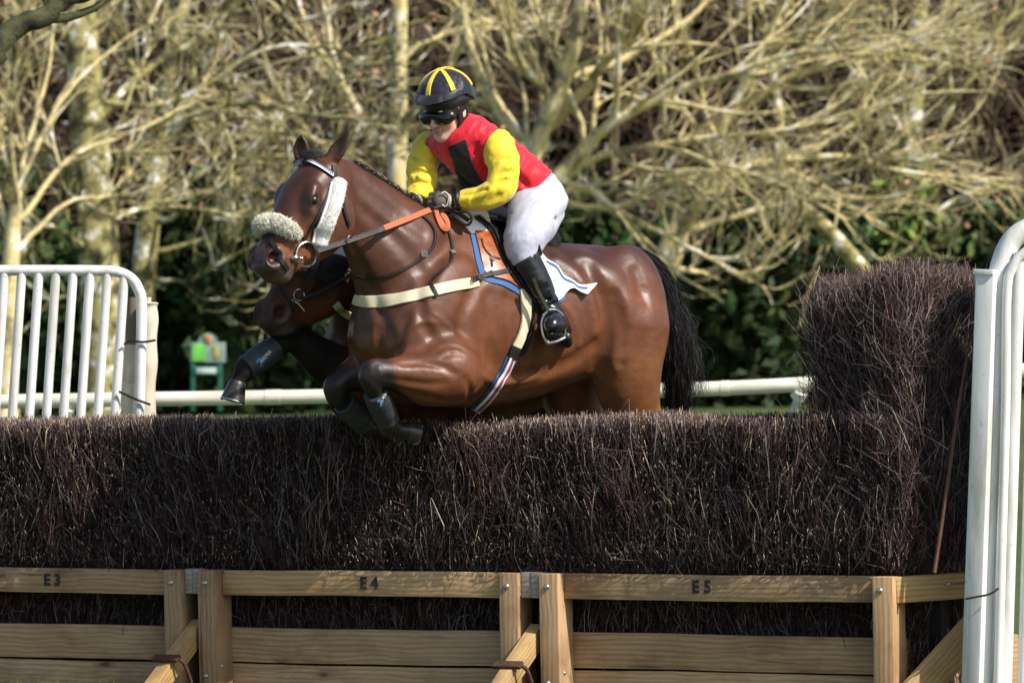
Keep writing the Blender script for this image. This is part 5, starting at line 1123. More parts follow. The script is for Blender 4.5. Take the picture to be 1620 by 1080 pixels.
# ---- bridle of the leading horse
bridle = empty('bridle', W(np.array([490., 330., -110.])), 'black leather bridle with white sheepskin cheek piece and cream fleece noseband on the front horse', 'bridle')
b = MB(); S, N = strap(b, GH, [(466, 259), (474, 256), (487, 255), (505, 263), (527, 277)], 8.5, 1.6, 2.2, 8)
bb = b.build('browband', M_NAVY, bridle)
b = MB()                                                                             # white teeth along the browband
S = spline(S, 1); ss = np.linspace(0, len(S) - 1, 34)
for i in range(33):
    j = ss[i]; k = int(j); p = S[k] + (S[min(k + 1, len(S) - 1)] - S[k]) * (j - k); j2 = ss[i + 1]; k2 = min(int(j2), len(S) - 1); p2 = S[k2] + (S[min(k2 + 1, len(S) - 1)] - S[k2]) * (j2 - k2)
    t = p2 - p; nn = N[k]; up = unit(np.cross(t, nn)); up = up if up[1] < 0 else -up
    a0 = p + nn * 2.6 + up * -3.6; b0 = p2 + nn * 2.6 + up * -3.6; c0 = (p + p2) / 2 + nn * 2.6 + up * 2.6; q = nn * -0.8
    b.add(W(np.array([a0, b0, c0, a0 + q, b0 + q, c0 + q])), [[0, 1, 2], [5, 4, 3], [0, 3, 4, 1], [1, 4, 5, 2], [2, 5, 3, 0]])
b.build('browband_teeth', M_WHITE, bb, False)
b = MB(); strap(b, GH, [(528, 262), (529, 274), (529, 290)], 8, 1.8); strap(b, GH, [(526, 286), (516, 316), (500, 345), (481, 378)], 5.5, 1.4); b.build('cheek_strap', M_LEATHER, bridle)
b = MB(); strap(b, GH, [(541, 318), (545, 338), (552, 358)], 5, 2.0); b.build('throat_lash', M_LEATHER, bridle)
# white fleece cheek roll
S, N = GH.front(spline([(531, 289), (526, 315), (517, 342), (507, 368), (502, 384)], 5), 5.0)
gf = Sdf((480, 270, S[:, 2].min() - 40), (560, 405, S[:, 2].max() + 40), 1.6)
ctr = S + np.array([3, 0, 0]); lat = unit(np.array([0.95, 0.28, -0.1]))
gf.tube([[*p, 7.2] for p in ctr[::4]], 3, (lat, 1.75))
V, Q = gf.net(1); cp = link('fleece_cheek_roll', map_mesh('fleece_cheek_roll', V, Q), M_WFLEECE, bridle)
fuzz('fleece_fibres', gf, 2500, 1.2, 0.5, M_WFLEECE, cp, 4)
b = MB(); P = S + np.array([-8.5, -1, -3.5]); b.tube(W(P), 2.3 * PX, 7); b.build('piping', M_WHITE, cp)
# shaggy noseband
S, N = GH.front([(407, 368), (418, 357), (434, 355), (450, 361), (463, 369)], 4)
S[0] = S[1] + np.array([-5, 10, 22]); S = S + np.array([3, 0, 0])
gn = Sdf(S.min(0) - 34, S.max(0) + 34, 1.8); gn.tube([[*p, r] for p, r in zip(S + N * 3, (8, 11, 12, 11, 8))], 3)
V, Q = gn.net(1); nb = link('fleece_noseband', map_mesh('fleece_noseband', V, Q), M_FLEECE, bridle)
fuzz('fleece_fibres', gn, 6500, 3.6, 0.7, M_FLEECE, nb, 5)
b = MB(); strap(b, GH, [(425, 371), (433, 388), (444, 410), (454, 427)], 8, 1.8, 2.0); b.build('drop_noseband', M_LEATHER, bridle)
b = MB(); S, N = GH.front([(481, 402)], 7); RC = S[0]; ring(b, RC, 19.5, 1.9, (0.55, 0, -0.83)); b.build('bit_ring', M_STEEL, bridle)
b = MB(); P0, _ = GH.front([(463, 408)], 3); b.ball(W(P0[0]), np.array([8.5, 5.5, 5]) * PX); b.ball(W(P0[0] + np.array([12, 1, 2])), np.array([3.5, 4.5, 3.5]) * PX); b.build('bit_cheek', M_STEEL, bridle)
b = MB(); free_strap(b, [(497, 388, RC[2] - 3), (503, 404, RC[2] - 4), (499, 424, RC[2] + 2), (486, 440, RC[2] + 16)], 5); strap(b, GH, [(478, 375), (484, 383), (488, 392)], 5); b.build('chin_strap', M_LEATHER, bridle)
REIN_HAND = np.array([679, 333, 34.0])
rein = MB(); free_strap(rein, [(500, 398, RC[2] - 2), (530, 388, -112), (570, 375, -92), (608, 361.5, -62)], 9.5, (0.35, -0.45, -0.8), 2.4, clear=GH)
ro = rein.build('rein', M_LEATHER, bridle)
b = MB(); free_strap(b, [(606, 362, -64), (640, 349, -30), tuple(REIN_HAND)], 9.8, (0.35, -0.45, -0.8), 3.2, clear=GH); b.build('rubber_grip', M_RUBBER, ro)
b = MB(); ring(b, (553, 379, -104), 7, 0.9, (0.8, 0.3, -0.5), 1.0, 18); b.build('keeper_ring', M_STEEL, ro)
b = MB(); free_strap(b, [(688, 333, 40), (693, 344, 20), (700, 358, 14), (707, 360, 20), (706, 350, 34), (699, 338, 46)], 11, (0.5, 0.1, -0.85), 2.4, clear=GH, gap=6); b.build('rein_loop', M_RUBBER, ro)
b = MB()
for k in range(3):
    free_strap(b, [(662, 312 + 3 * k, 62), (652, 306 + 3.5 * k, 58), (645, 311 + 4 * k, 56), (648, 322 + 2 * k, 58), (662, 324, 62)], 3.2, (0.1, -0.7, -0.7), 1.2)
b.build('coiled_rein_end', M_LEATHER, ro)

# ---- martingale: neck strap and yoke
mart = empty('martingale', W(np.array([640., 420., -60.])), 'thin black martingale strap looped round the neck of the front horse', 'martingale')
b = MB(); strap(b, GH, [(662, 338), (672, 346), (683, 358), (688, 374), (681, 395), (655, 416), (622, 433), (590, 439), (570, 438), (549, 434)], 5.2, 1.6, 1.6, 8)
strap(b, GH, [(707, 364), (714, 385), (716, 402), (712, 416), (698, 430), (684, 446), (688, 466)], 4.2, 1.8, 1.5, 8)
b.build('neck_strap', M_LEATHER, mart)
for q in ((670, 402, 4.5), (717, 400, 4.2)): b = MB(); buckle(b, GH, *q); b.build('buckle', M_STEEL, mart)

# ---- breast girth
bg = empty('breast_girth', W(np.array([640., 470., -40.])), 'cream elastic breast girth across the chest of the front horse with black buckled straps', 'breast girth')
b = MB(); strap(b, GH, [(562, 474), (574, 476), (592, 477), (625, 474), (665, 465), (710, 454), (755, 445)], (17, 19, 20, 19, 17), 1.8, 2.2, 9); b.build('elastic_band', M_CREAM, bg)
b = MB(); strap(b, GH, [(742, 442), (765, 438), (800, 430), (815, 428)], 8, 4.6, 2.0, 8); b.build('girth_strap', M_LEATHER, bg); b = MB(); strap(b, GH, [(681, 447), (685, 457), (690, 469)], 6, 4.2, 1.5); b.build('girth_loop', M_LEATHER, bg)
b = MB(); strap(b, GH, [(692, 459), (703, 457)], 13, 4.0, 0.8); b.build('white_tab', M_WHITE, bg)
for q in ((757, 440, 5, 7.5), (743, 443, 4, 7.5)): b = MB(); buckle(b, GH, *q); b.build('buckle', M_STEEL, bg)

# ---- saddle
def patch(name, g, A, B, mat, parent, lift=3, th=2.5, nu=28, nv=10, bulge=0.0, bias=None):
    """a cloth or leather panel laid on a sculpted surface between two edges given in pixels"""
    A = spline(np.array(A, float), 8); B = spline(np.array(B, float), 8)
    u = np.linspace(0, 1, nu); ra = lambda P: np.stack([np.interp(u * (len(P) - 1), np.arange(len(P)), P[:, i]) for i in range(2)], 1)
    a, c = ra(A), ra(B); v = np.linspace(0, 1, nv)[None, :, None]; G = (a[:, None] * (1 - v) + c[:, None] * v).reshape(-1, 2)
    P, N = g.front(G)
    lf = np.full(len(P), float(lift)) + bulge * np.tile(np.sin(np.linspace(0, math.pi, nv)), nu)
    if bias is not None: lf = lf + bias(G)
    Z = P.reshape(nu, nv, 3)[:, :, 2]; 
    for _ in range(2): Z[1:-1] = (Z[1:-1] * 2 + Z[2:] + Z[:-2]) / 4; Z[:, 1:-1] = (Z[:, 1:-1] * 2 + Z[:, 2:] + Z[:, :-2]) / 4
    P[:, 2] = Z.ravel(); T = P + N * lf[:, None]; U = T - N * th
    n = nu * nv; I = np.arange(n).reshape(nu, nv); q = np.stack([I[:-1, :-1], I[1:, :-1], I[1:, 1:], I[:-1, 1:]], -1).reshape(-1, 4)
    rim = np.concatenate([I[0, :], I[1:, -1], I[-1, -2::-1], I[-2:0:-1, 0]]); r2 = np.roll(rim, -1)
    F = np.concatenate([q, q[:, ::-1] + n, np.stack([rim, r2, r2 + n, rim + n], 1)])
    me = mesh_np(name, W(np.vstack([T, U])), F, True); bm = bmesh.new(); bm.from_mesh(me); bmesh.ops.recalc_face_normals(bm, faces=bm.faces[:]); bm.to_mesh(me); bm.free()
    me.set_sharp_from_angle(angle=math.radians(50))
    return link(name, me, mat, parent)

saddle = empty('saddle', W(np.array([800., 400., 100.])), 'black and tan leather racing saddle with cream girth under the rider on the front horse', 'saddle')
patch('saddle_cloth', GH, [(743, 366), (749, 395), (755, 425), (766, 444), (795, 452), (826, 470), (850, 492)], [(800, 372), (815, 390), (830, 415), (845, 435), (865, 450), (880, 462), (885, 470)], M_BLUE, saddle, 2.2, 2.5)
patch('white_pad', GH, [(714, 333), (729, 352), (745, 371)], [(768, 333), (774, 352), (778, 372)], M_WHITE, saddle, 3.6, 2.5, 14, 10)
patch('tan_flap', GH, [(750, 367), (757, 395), (763, 424), (773, 437), (800, 444), (828, 461)], [(790, 370), (803, 392), (815, 415), (828, 430), (840, 444), (846, 456)], M_TAN, saddle, 5.0, 3)
b = MB(); strap(b, GH, [(760, 380), (764, 395), (776, 408), (790, 412)], 2.2, 5.8, 0.8); strap(b, GH, [(776, 412), (778, 424)], 3, 5.8, 1.0); strap(b, GH, [(776, 431), (778, 438)], 4, 5.8, 1.0); b.build('flap_stitching', M_LEATHER, saddle)
b = MB(); buckle(b, GH, 777, 411, 3.6, 7.5); b.build('buckle', M_STEEL, saddle)
patch('black_flap', GH, [(748, 348), (770, 366), (783, 394), (796, 421), (812, 446), (832, 466), (850, 490)], [(800, 352), (815, 366), (832, 395), (846, 425), (856, 448), (862, 470), (868, 488)], M_BLACKLEATHER, saddle, 9.0, 4)
b = MB(); strap(b, GH, [(752, 349), (775, 368), (788, 396), (801, 423), (818, 448), (838, 468)], 3.5, 10.2, 2.0, 8); b.build('flap_piping', M_BLACKPAD, saddle)
gs = Sdf((725, 318, 40), (900, 420, 250), 2.4)
gs.tube([[*L(185, 6, 352), 17], [*L(215, 0, 358), 19], [*L(260, 0, 372), 20], [*L(305, 0, 378), 22], [*L(326, 0, 380), 17]], 6, (e_b, 1.7))
gs.tube([[*L(306, 34, 388), 11], [*L(320, 0, 381), 15], [*L(306, -34, 386), 11]], 6)
V, Q = gs.net(2); seat = link('saddle_seat', map_mesh('saddle_seat', V, Q), M_BLACKPAD, saddle); fuzz('pad_fibres', gs, 2500, 4, 0.5, M_BLACKPAD, seat, 8)
patch('number_cloth', GH, [(850, 402), (872, 416), (893, 437), (910, 449), (934, 453)], [(858, 440), (870, 472), (884, 474), (900, 458), (926, 466)], M_WHITE, saddle, 5, 1.4, 30, 12, 0, lambda G: 6 * smooth01(880, 930, G[:, 0]) + 2.5 * np.sin(G[:, 0] / 5.5 + G[:, 1] / 14))
patch('cloth_stripe', GH, [(864, 413), (877, 424), (893, 442), (908, 452), (926, 456)], [(862.4, 415.4), (875.4, 426.8), (891.4, 444.4), (907, 454.2), (925, 458)], M_BLUE, saddle, 5.9, 0.6, 26, 4, 0, lambda G: 6 * smooth01(880, 930, G[:, 0]) + 2.5 * np.sin(G[:, 0] / 5.5 + G[:, 1] / 14))
patch('cloth_lining', GH, [(868, 455), (880, 470), (892, 466)], [(866, 472), (880, 480), (893, 474)], M_BLUE, saddle, 3, 1)
girth = MB(); strap(girth, GH, [(828, 458), (831, 480), (830, 505), (824, 530), (812, 558)], (19, 18, 17, 16), 3.0, 3.0, 8); go = girth.build('girth', M_CREAM, saddle)
b = MB(); strap(b, GH, [(842, 462), (846, 490), (842, 515), (832, 545), (822, 562)], 6.5, 3.0, 2.4, 8); strap(b, GH, [(816, 548), (811, 560), (806, 570)], 17, 4.2, 2.6); b.build('girth_edge', M_LEATHER, go)
for off, w, m_, nm in ((0, 21, M_BLUE, 'striped_elastic'), (-2.2, 5.2, M_WHITE, 'white_stripe'), (2.4, 3.0, M_RED, 'red_stripe'), (5.4, 2.0, M_WHITE, 'white_stripe'), (-6.5, 1.6, M_NAVY, 'dark_stripe')):
    b = MB(); P = np.array([(808, 566), (798, 585), (785, 607), (770, 627), (752, 645)], float); nrm = np.array([0.82, 0.57]); strap(b, GH, [tuple(p + nrm * off) for p in P], w, 3.4 if off == 0 else 6.0, 2.4 if off == 0 else 1.0, 8); b.build(nm, m_, go)
b = MB(); free_strap(b, [(843, 440, 16), (850, 458, 20), (860, 478, 24), (868, 493, 26)], 7, (0.5, -0.2, -0.85), 2.2); sl = b.build('stirrup_leather', M_LEATHER, saddle)
b = MB()                                                                            # iron: an arch with a flat tread
arch = [(868, 490, 26), (860, 500, 24), (857, 515, 22), (861, 533, 21), (868, 543, 21)], [(868, 490, 26), (880, 491, 34), (890, 500, 40), (894, 516, 44), (893, 534, 46)]
for q in arch: b.tube(W(spline(q, 6)), 2.6 * PX, 8)
b.tube(W(spline([(868, 543, 21), (880, 540, 34), (893, 534, 46)], 5)), 3.2 * PX, 8)
b.build('stirrup_iron', M_STEEL, saddle)

# ---- bridle of the horse behind
br2 = empty('bridle', W(np.array([480., 440., 120.])), 'dark bridle with navy padding and small bit ring on the far horse', 'bridle')
gq = Sdf((470, 380, 40), (570, 470, 240), 2.0); S, N = GH2.front([(508, 420), (520, 412), (536, 408)], 2)
gq.tube([[*(S[0]), 15], [*(S[1]), 23], [*(S[2]), 22]], 4); gq.tube([[S[0][0] - 10, 432, S[0][2], 8], [S[1][0], 436, S[1][2], 12], [S[2][0], 432, S[2][2], 12]], 6)
V, Q = gq.net(2); link('padded_cheek_roll', map_mesh('padded_cheek_roll', V, Q), M_NAVY, br2)
b = MB(); strap(b, GH2, [(447, 452), (453, 466), (459, 480), (463, 492)], 6, 1.8); strap(b, GH2, [(458, 428), (475, 431), (492, 436)], 8, 3); b.build('noseband', M_LEATHER, br2)
d2 = GH2.front([(474, 467)], 6)[0][0][2]
b = MB(); free_strap(b, [(512, 400, d2 - 10), (500, 425, d2 - 8), (487, 448, d2 - 4), (478, 460, d2)], 7); free_strap(b, [(478, 472, d2), (505, 462, d2 - 2), (535, 446, d2 + 4), (556, 434, d2 + 20)], 6); b.build('rein', M_LEATHER, br2)
b = MB(); ring(b, (473, 467, d2), 9, 1.3, (0.4, 0, -0.9)); ring(b, (553, 435, d2 + 14), 7, 1.2, (0.4, 0.2, -0.9)); b.tube(W(np.array([(460, 474, d2), (472, 480, d2 - 4), (482, 492, d2 - 4)])), 1.6 * PX, 6); b.build('bit_ring', M_STEEL, br2)
bg2 = MB(); strap(bg2, GH2, [(530, 480), (540, 490), (556, 500), (575, 505), (600, 505)], 13, 2.2, 2.2, 7)
tag(bg2.build('breast_girth', M_CREAM), 'pale breast girth on the dark far horse, mostly hidden behind the front horse', 'breast girth')

# ---- maker's mark and lettering on the leg boots
def letters(text, p0, p1, up, g, mat, name, parent, size, lift=1.0):
    """flat raised lettering laid on a sculpted surface along the line p0-p1 (pixels)"""
    cu = bpy.data.curves.new(name, 'FONT'); cu.body = text; cu.size = 1.0; cu.extrude = 0.0; cu.align_x = 'LEFT'; cu.resolution_u = 3
    o = bpy.data.objects.new('tmp_text', cu); COL.objects.link(o); dg = bpy.context.evaluated_depsgraph_get(); me = bpy.data.meshes.new_from_object(o.evaluated_get(dg)); bpy.data.objects.remove(o)
    n = len(me.vertices); co = np.zeros(n * 3); me.vertices.foreach_get('co', co); co = co.reshape(-1, 3)
    wdt = co[:, 0].max() - co[:, 0].min(); p0, p1 = np.asarray(p0, float), np.asarray(p1, float); u = (p1 - p0) / wdt; v = np.asarray(up, float)
    px = p0 + (co[:, :1] - co[:, 0].min()) * u + co[:, 1:2] * v * size
    P, N = g.front(px, lift); me.vertices.foreach_set('co', W(P).astype(np.float32).ravel()); me.update()
    return link(name, me, mat, parent)
M_MARKW = simple('white_print', (0.75, 0.76, 0.78), 0.6, var=0.05, bmp=0)
M_MARKB = simple('blue_print', (0.02, 0.22, 0.55), 0.5, var=0.05, bmp=0)
def swoosh(g, c, r, rot, parent):
    """small blue ring-shaped mark, open on one side"""
    an = np.linspace(0.6, 5.6, 22) + rot; o_ = np.stack([c[0] + r * np.cos(an), c[1] + r * 1.15 * np.sin(an)], 1); i_ = np.stack([c[0] + r * 0.35 + r * 0.62 * np.cos(an), c[1] + r * 0.7 * np.sin(an)], 1)
    P, N = g.front(np.vstack([o_, i_]), 0.9); k = len(an); F = np.array([[i, i + 1, k + i + 1, k + i] for i in range(k - 1)])
    link('boot_emblem', mesh_np('boot_emblem', W(P), F), M_MARKB, parent)
letters('ARMA', (413, 576), (430, 557), (-0.62, -0.78), GB2, M_MARKW, 'boot_lettering', BOOT2, 9)
swoosh(GB2, (411, 573), 6, 2.4, BOOT2)
letters('ARMA', (603, 640), (611, 624), (-0.8, -0.5), GBN, M_MARKW, 'boot_lettering', BOOT_N, 6)
swoosh(GBN, (601, 637), 5, 2.6, BOOT_N)
# ------------------------------------------------------------------ the rider
M_SKIN, nt, bs = new_mat('skin')
a_ = nd(nt, 'ShaderNodeAttribute', attribute_name='tint'); nt.links.new(mixc(nt, a_.outputs['Color'], ramp(nt, noise_tex(nt, coords(nt), 40, 4), [(0.3, 0.9), (0.7, 1.1)])), bs.inputs['Base Color'])
bs.inputs['Roughness'].default_value = 0.48; bs.inputs['Subsurface Weight'].default_value = 0.15; bs.inputs['Subsurface Radius'].default_value = (0.008, 0.004, 0.002)
def silk(name, col, rough=0.52, sheen=0.3, crease=0.5, var=0.10):
    m, nt, bs = new_mat(name); v = coords(nt)
    f = noise_tex(nt, v, 7, 4); nt.links.new(ramp(nt, f, [(0.3, [c * (1 - var) for c in col]), (0.7, [min(1, c * (1 + var)) for c in col])]), bs.inputs['Base Color'])
    bs.inputs['Roughness'].default_value = rough; bs.inputs['Sheen Weight'].default_value = sheen; bs.inputs['Specular IOR Level'].default_value = 0.3
    n1 = bump(nt, bs, noise_tex(nt, coords(nt, (9, 9, 5)), 1.2, 2, 0.45, 1.2), crease * 0.7, 0.03)
    n2 = bump(nt, bs, noise_tex(nt, coords(nt, (30, 26, 40)), 1.0, 2, 0.5, 0.8), crease * 0.25, 0.006, n1)
    bump(nt, bs, noise_tex(nt, v, 900, 2), 0.12, 0.001, n2)
    return m
M_JRED = silk('red_silk', (0.62, 0.010, 0.028)); M_JYEL = silk('yellow_silk', (0.80, 0.62, 0.035)); M_JBLK = silk('black_silk', (0.012, 0.012, 0.013), 0.33)
M_BREECH = silk('white_breeches', (0.46, 0.48, 0.58), 0.65, 0.1, 0.3, 0.02)
M_RBOOT = simple('polished_black_boot', (0.010, 0.011, 0.014), 0.28, var=0.3, scale=14, bmp=0.25, bscale=18, bdist=0.01, coat=0.25)
M_SHELL = silk('navy_silk_cap', (0.010, 0.011, 0.022), 0.42, 0.2, 0.45)
M_BLKPLASTIC = simple('black_plastic', (0.010, 0.010, 0.011), 0.35, var=0.2, bmp=0.05)
M_LENS = simple('dark_goggle_lens', (0.006, 0.005, 0.006), 0.16, var=0.1, bmp=0, coat=0.3, spec=0.5)
M_GLOVE = simple('brown_glove', (0.085, 0.065, 0.050), 0.65, var=0.25, scale=60, bmp=0.4, bscale=500)
M_GLOVET = simple('grey_glove_trim', (0.42, 0.41, 0.36), 0.6, var=0.15, bmp=0.2)

person = empty('person', W(np.array([810., 400., 120.])), 'rider in red and yellow silks and white breeches crouching on the front horse', 'person')

HC_ = np.array([705., 174., 80.])                                  # head centre; axes: right of picture, up, face
FF = unit([-0.58, 0.34, -0.74]); UU = np.array([0, -1., 0]); UU = unit(UU - UU.dot(FF) * FF); RR = unit(np.cross(UU, FF)); RR = RR if RR[0] > 0 else -RR
FU = lambda r, u, f: HC_ + RR * r + UU * u + FF * f
AX = (RR, UU, FF)

def vnoise(X, Y, D, s, seed):
    r = np.random.default_rng(seed); T = r.uniform(-1, 1, (17, 17, 17)).astype(np.float32)
    q = [np.asarray(v, np.float32) / s for v in (X, Y, D)]; i = [np.floor(v).astype(int) for v in q]; t = [v - j for v, j in zip(q, i)]; t = [u * u * (3 - 2 * u) for u in t]; out = 0
    for a in (0, 1):
        for b in (0, 1):
            for c in (0, 1):
                w = (t[0] if a else 1 - t[0]) * (t[1] if b else 1 - t[1]) * (t[2] if c else 1 - t[2]); out = out + w * T[(i[0] + a) % 17, (i[1] + b) % 17, (i[2] + c) % 17]
    return out

SH_N, SH_F = (787, 230, 62), (678, 234, 132)
ARM_N = [[*SH_N, 24], [797, 264, 46, 23], [792, 298, 36, 20.5], [776, 309, 36, 18], [752, 315, 42, 15.5], [728, 318, 50, 12], [714, 320, 54, 10]]
ARM_F = [[*SH_F, 23], [668, 262, 118, 22], [668, 287, 104, 20], [664, 300, 92, 17], [660, 312, 80, 13], [657, 318, 72, 10]]
LEG_N = [[845, 318, 122, 38], [841, 346, 84, 38], [832, 374, 56, 33], [828, 396, 47, 26], [831, 414, 44, 20]]
LEG_F = [[832, 318, 185, 40], [800, 338, 190, 35], [768, 347, 192, 29], [744, 356, 196, 24], [752, 384, 214, 19], [775, 430, 232, 16], [800, 486, 240, 11]]
CALF_N = [[831, 410, 44, 19], [848, 440, 47, 16.5], [866, 476, 54, 10.5], [875, 496, 58, 9.5]]
FOOT_N = [[893, 526, 76, 9], [884, 512, 56, 11], [875, 512, 36, 12], [870, 512, 22, 9]]
def torso_tube(g, gr=0.0, k=10):
    lat = unit([0.80, 0.02, -0.6])
    g.tube([[734, 226, 98, 40 + gr], [770, 250, 110, 44 + gr], [812, 280, 126, 41 + gr], [842, 304, 142, 40 + gr]], k, (lat, 1.22))
    q = min(gr, 1.5); g.tube([[*SH_N, 22 + q], [735, 212, 97, 26 + gr], [*SH_F, 22 + q]], 14)

gb = Sdf((630, 95, -20), (930, 560, 275), 2.2)
torso_tube(gb, -8); gb.tube([[704, 190, 92, 15], [722, 206, 98, 17], [738, 218, 100, 22]], 8)
for A_ in (ARM_N, ARM_F, LEG_N, LEG_F, CALF_N, FOOT_N): gb.tube([[*p[:3], max(4, p[3] - 4)] for p in A_], 6)
gb.tube([[800, 486, 240, 9], [806, 500, 236, 9], [790, 508, 205, 9]], 4)
gb.F = blur_grid(gb.F, 1)
# head with a face
gh = Sdf((650, 95, 20), (765, 240, 150), 1.15)
gh.ell(FU(0, 14, -6), (29, 34, 36), AX, 8); gh.ell(FU(0, -14, 9), (23.5, 29, 22), AX, 10); gh.ell(FU(0, -38, 23), (10, 7, 9), AX, 10)
gh.tube([[*FU(-22, -22, 2), 6], [*FU(-10, -37, 18), 6], [*FU(10, -37, 18), 6], [*FU(22, -22, 2), 6]], 10)     # jaw line
for s_ in (1, -1):
    gh.ell(FU(14 * s_, -11, 21), (10, 9, 9), AX, 9); gh.ell(FU(12 * s_, 7.5, 30), (9, 3.5, 5), AX, 5)             # cheek, brow
    gh.ell(FU(12 * s_, 0, 34), (8, 5, 6), AX, 5, 'cut')                                                         # eye socket
    gh.ell(FU(12 * s_, -0.5, 24), (7, 6, 6), AX, 3)
    gh.ell(FU(4.2 * s_, -13.5, 35.5), (3.4, 2.8, 4), AX, 3); gh.ell(FU(30 * s_, -4, -4), (3.5, 11, 7.5), AX, 3); gh.ell(FU(34 * s_, -3, -2), (3, 7, 4), AX, 2.5, 'cut')
    gh.ell(FU(2.8 * s_, -16.2, 37), (1.5, 1.2, 2.4), AX, 1, 'cut')
gh.tube([[*FU(0, 4, 30), 3], [*FU(0, -6, 35.5), 3.6], [*FU(0, -12, 39), 4.4]], 4)                              # nose
gh.ell(FU(0, -22.6, 33), (9, 2.6, 4), AX, 2.5); gh.ell(FU(0, -28.4, 31.2), (8, 3.0, 4.2), AX, 2.5)              # lips
gh.tube([[*FU(-8.5, -25.6, 33), 0.6], [*FU(0, -25.2, 36.5), 1.3], [*FU(8.5, -25.6, 33), 0.6]], 1.2, op='cut')
gh.tube([[704, 190, 92, 15], [722, 206, 98, 17]], 6)
V, Q = gh.net(1); q = V - HC_; r_, u_, f_ = q @ RR, q @ UU, q @ FF
keep = ~((V[:, 0] > 726) & (V[:, 1] > 205))
colr = np.tile([0.72, 0.44, 0.35], (len(V), 1))
lip = np.clip(1.3 - (r_ / 10) ** 2 - ((u_ + 25.5) / 5.5) ** 2, 0, 1) * (f_ > 26); colr = colr * (1 - lip[:, None] * 0.8) + np.array([0.42, 0.14, 0.13]) * lip[:, None] * 0.8
chk = np.exp(-((np.abs(r_) - 15) / 8) ** 2 - ((u_ + 13) / 8) ** 2) * (f_ > 5); colr = colr * (1 - 0.55 * chk[:, None]) + np.array([0.62, 0.25, 0.2]) * 0.55 * chk[:, None]
# one continuous body: head grid and trunk grid merged on the trunk's lattice
V2, Q2 = gb.net(2); cb = np.tile([0.60, 0.34, 0.26], (len(V2), 1))
link('body', mesh_np('body', W(np.vstack([V, V2])), np.vstack([Q, Q2 + len(V)]), True, np.vstack([colr, cb])), M_SKIN, person)

def garment(name, fill, lo, hi, mat, h=1.8, cuts=(), wr=None, smooth=1, parent=None):
    """clothing: a sculpted shell clipped by planes (point, outward normal)"""
    g = Sdf(lo, hi, h); fill(g)
    if wr: g.put(lambda X, Y, D: sum(a * (1 - 2 * np.abs(vnoise(X * .45 + ox, Y * sy + X * sx, D * .6, s, k))) for k, (a, s, sx, sy, ox) in enumerate(wr)), g.lo, g.lo + g.h * g.n, 1, 'disp')
    for c, n in cuts:
        n = unit(n); g.put(lambda X, Y, D: -((X - c[0]) * n[0] + (Y - c[1]) * n[1] + (D - c[2]) * n[2]), g.lo, g.lo + g.h * g.n, 2.5, 'cut')
    V, Q = g.net(smooth); return link(name, map_mesh(name, V, Q), mat, parent or person), g

# jacket
def f_jacket(g):
    torso_tube(g, 5); g.tube([[712, 196, 94, 17], [728, 206, 98, 22], [742, 216, 100, 26]], 6)
    g.tube([[838, 262, 118, 10], [856, 276, 140, 9]], 14)
    for P, r in (([[760, 222, 62], [800, 262, 72], [832, 292, 88]], 2.5), ([[748, 232, 50], [775, 275, 66], [800, 305, 86]], 3), ([[705, 240, 60], [722, 275, 66], [745, 298, 76]], 2.5)):
        g.tube([[*p[:2], p[2] - 2, r - 1.2] for p in P], 12, op='cut')
JK, gj = garment('jacket', f_jacket, (640, 165, 10), (880, 345, 235), M_JRED, 1.8, [((728, 190, 80), (-0.55, -0.8, -0.2)), ((838, 300, 130), (0.62, 0.78, 0.1))], [(1.8, 18, .9, .8, 3), (1.0, 8, 1.2, .8, 9)])
gneck = gj
def f_collar(g):
    g.tube([[716, 198, 94, 19], [732, 208, 98, 22.5]], 3); g.tube([[700, 187, 91, 16], [716, 198, 94, 16.8], [740, 215, 99, 19]], 2, op='cut')
garment('collar', f_collar, (680, 160, 40), (770, 250, 150), M_JRED, 1.3, [((713, 196, 93), (-0.72, -0.62, -0.3)), ((733, 209, 98), (0.72, 0.62, 0.3))], None, 1, JK)
patch('front_panel', gj, [(709, 233), (714, 250), (721, 270), (732, 297)], [(737, 221), (743, 245), (752, 268), (764, 290)], M_JBLK, JK, 1.3, 1.6, 24, 10, 0.6)
patch('chest_tab', gj, [(689, 262), (694, 274), (700, 283)], [(693, 259), (699, 270), (704, 280)], M_JBLK, JK, 1.8, 2, 10, 4)
# sleeves
def sl(A_, gr, wr):
    def f(g):
        g.tube([[p[0], p[1], p[2], p[3] + gr] for p in A_], 6)
        for P, r in wr: g.tube([[*p[:2], p[2] - 2.5, r - 1.2] for p in P], 9, op='cut')
    return f
WN = [([[768, 296, 12], [784, 290, 14], [806, 286, 20]], 2.6), ([[770, 286, 20], [786, 276, 18], [810, 272, 22]], 2), ([[745, 322, 24], [768, 320, 18], [790, 312, 16]], 2.2), ([[764, 244, 40], [784, 250, 22], [808, 252, 26]], 2), ([[735, 310, 34], [752, 306, 28], [770, 300, 22]], 1.8)]
WF = [([[648, 292, 92], [664, 288, 82], [684, 292, 88]], 2.4), ([[648, 276, 100], [664, 272, 92], [688, 276, 98]], 2), ([[652, 256, 108], [668, 252, 98], [690, 256, 108]], 1.8)]
slN, gsn = garment('sleeve', sl(ARM_N[:6], 4.2, WN), (705, 190, -10), (840, 350, 115), M_JYEL, 1.6, [((722, 318, 51), (-1, 0.05, 0.2)), ((778, 226, 66), (-0.80, -0.45, 0.35))], [(1.9, 16, .75, 1, 5), (0.7, 7, .9, .8, 7)])
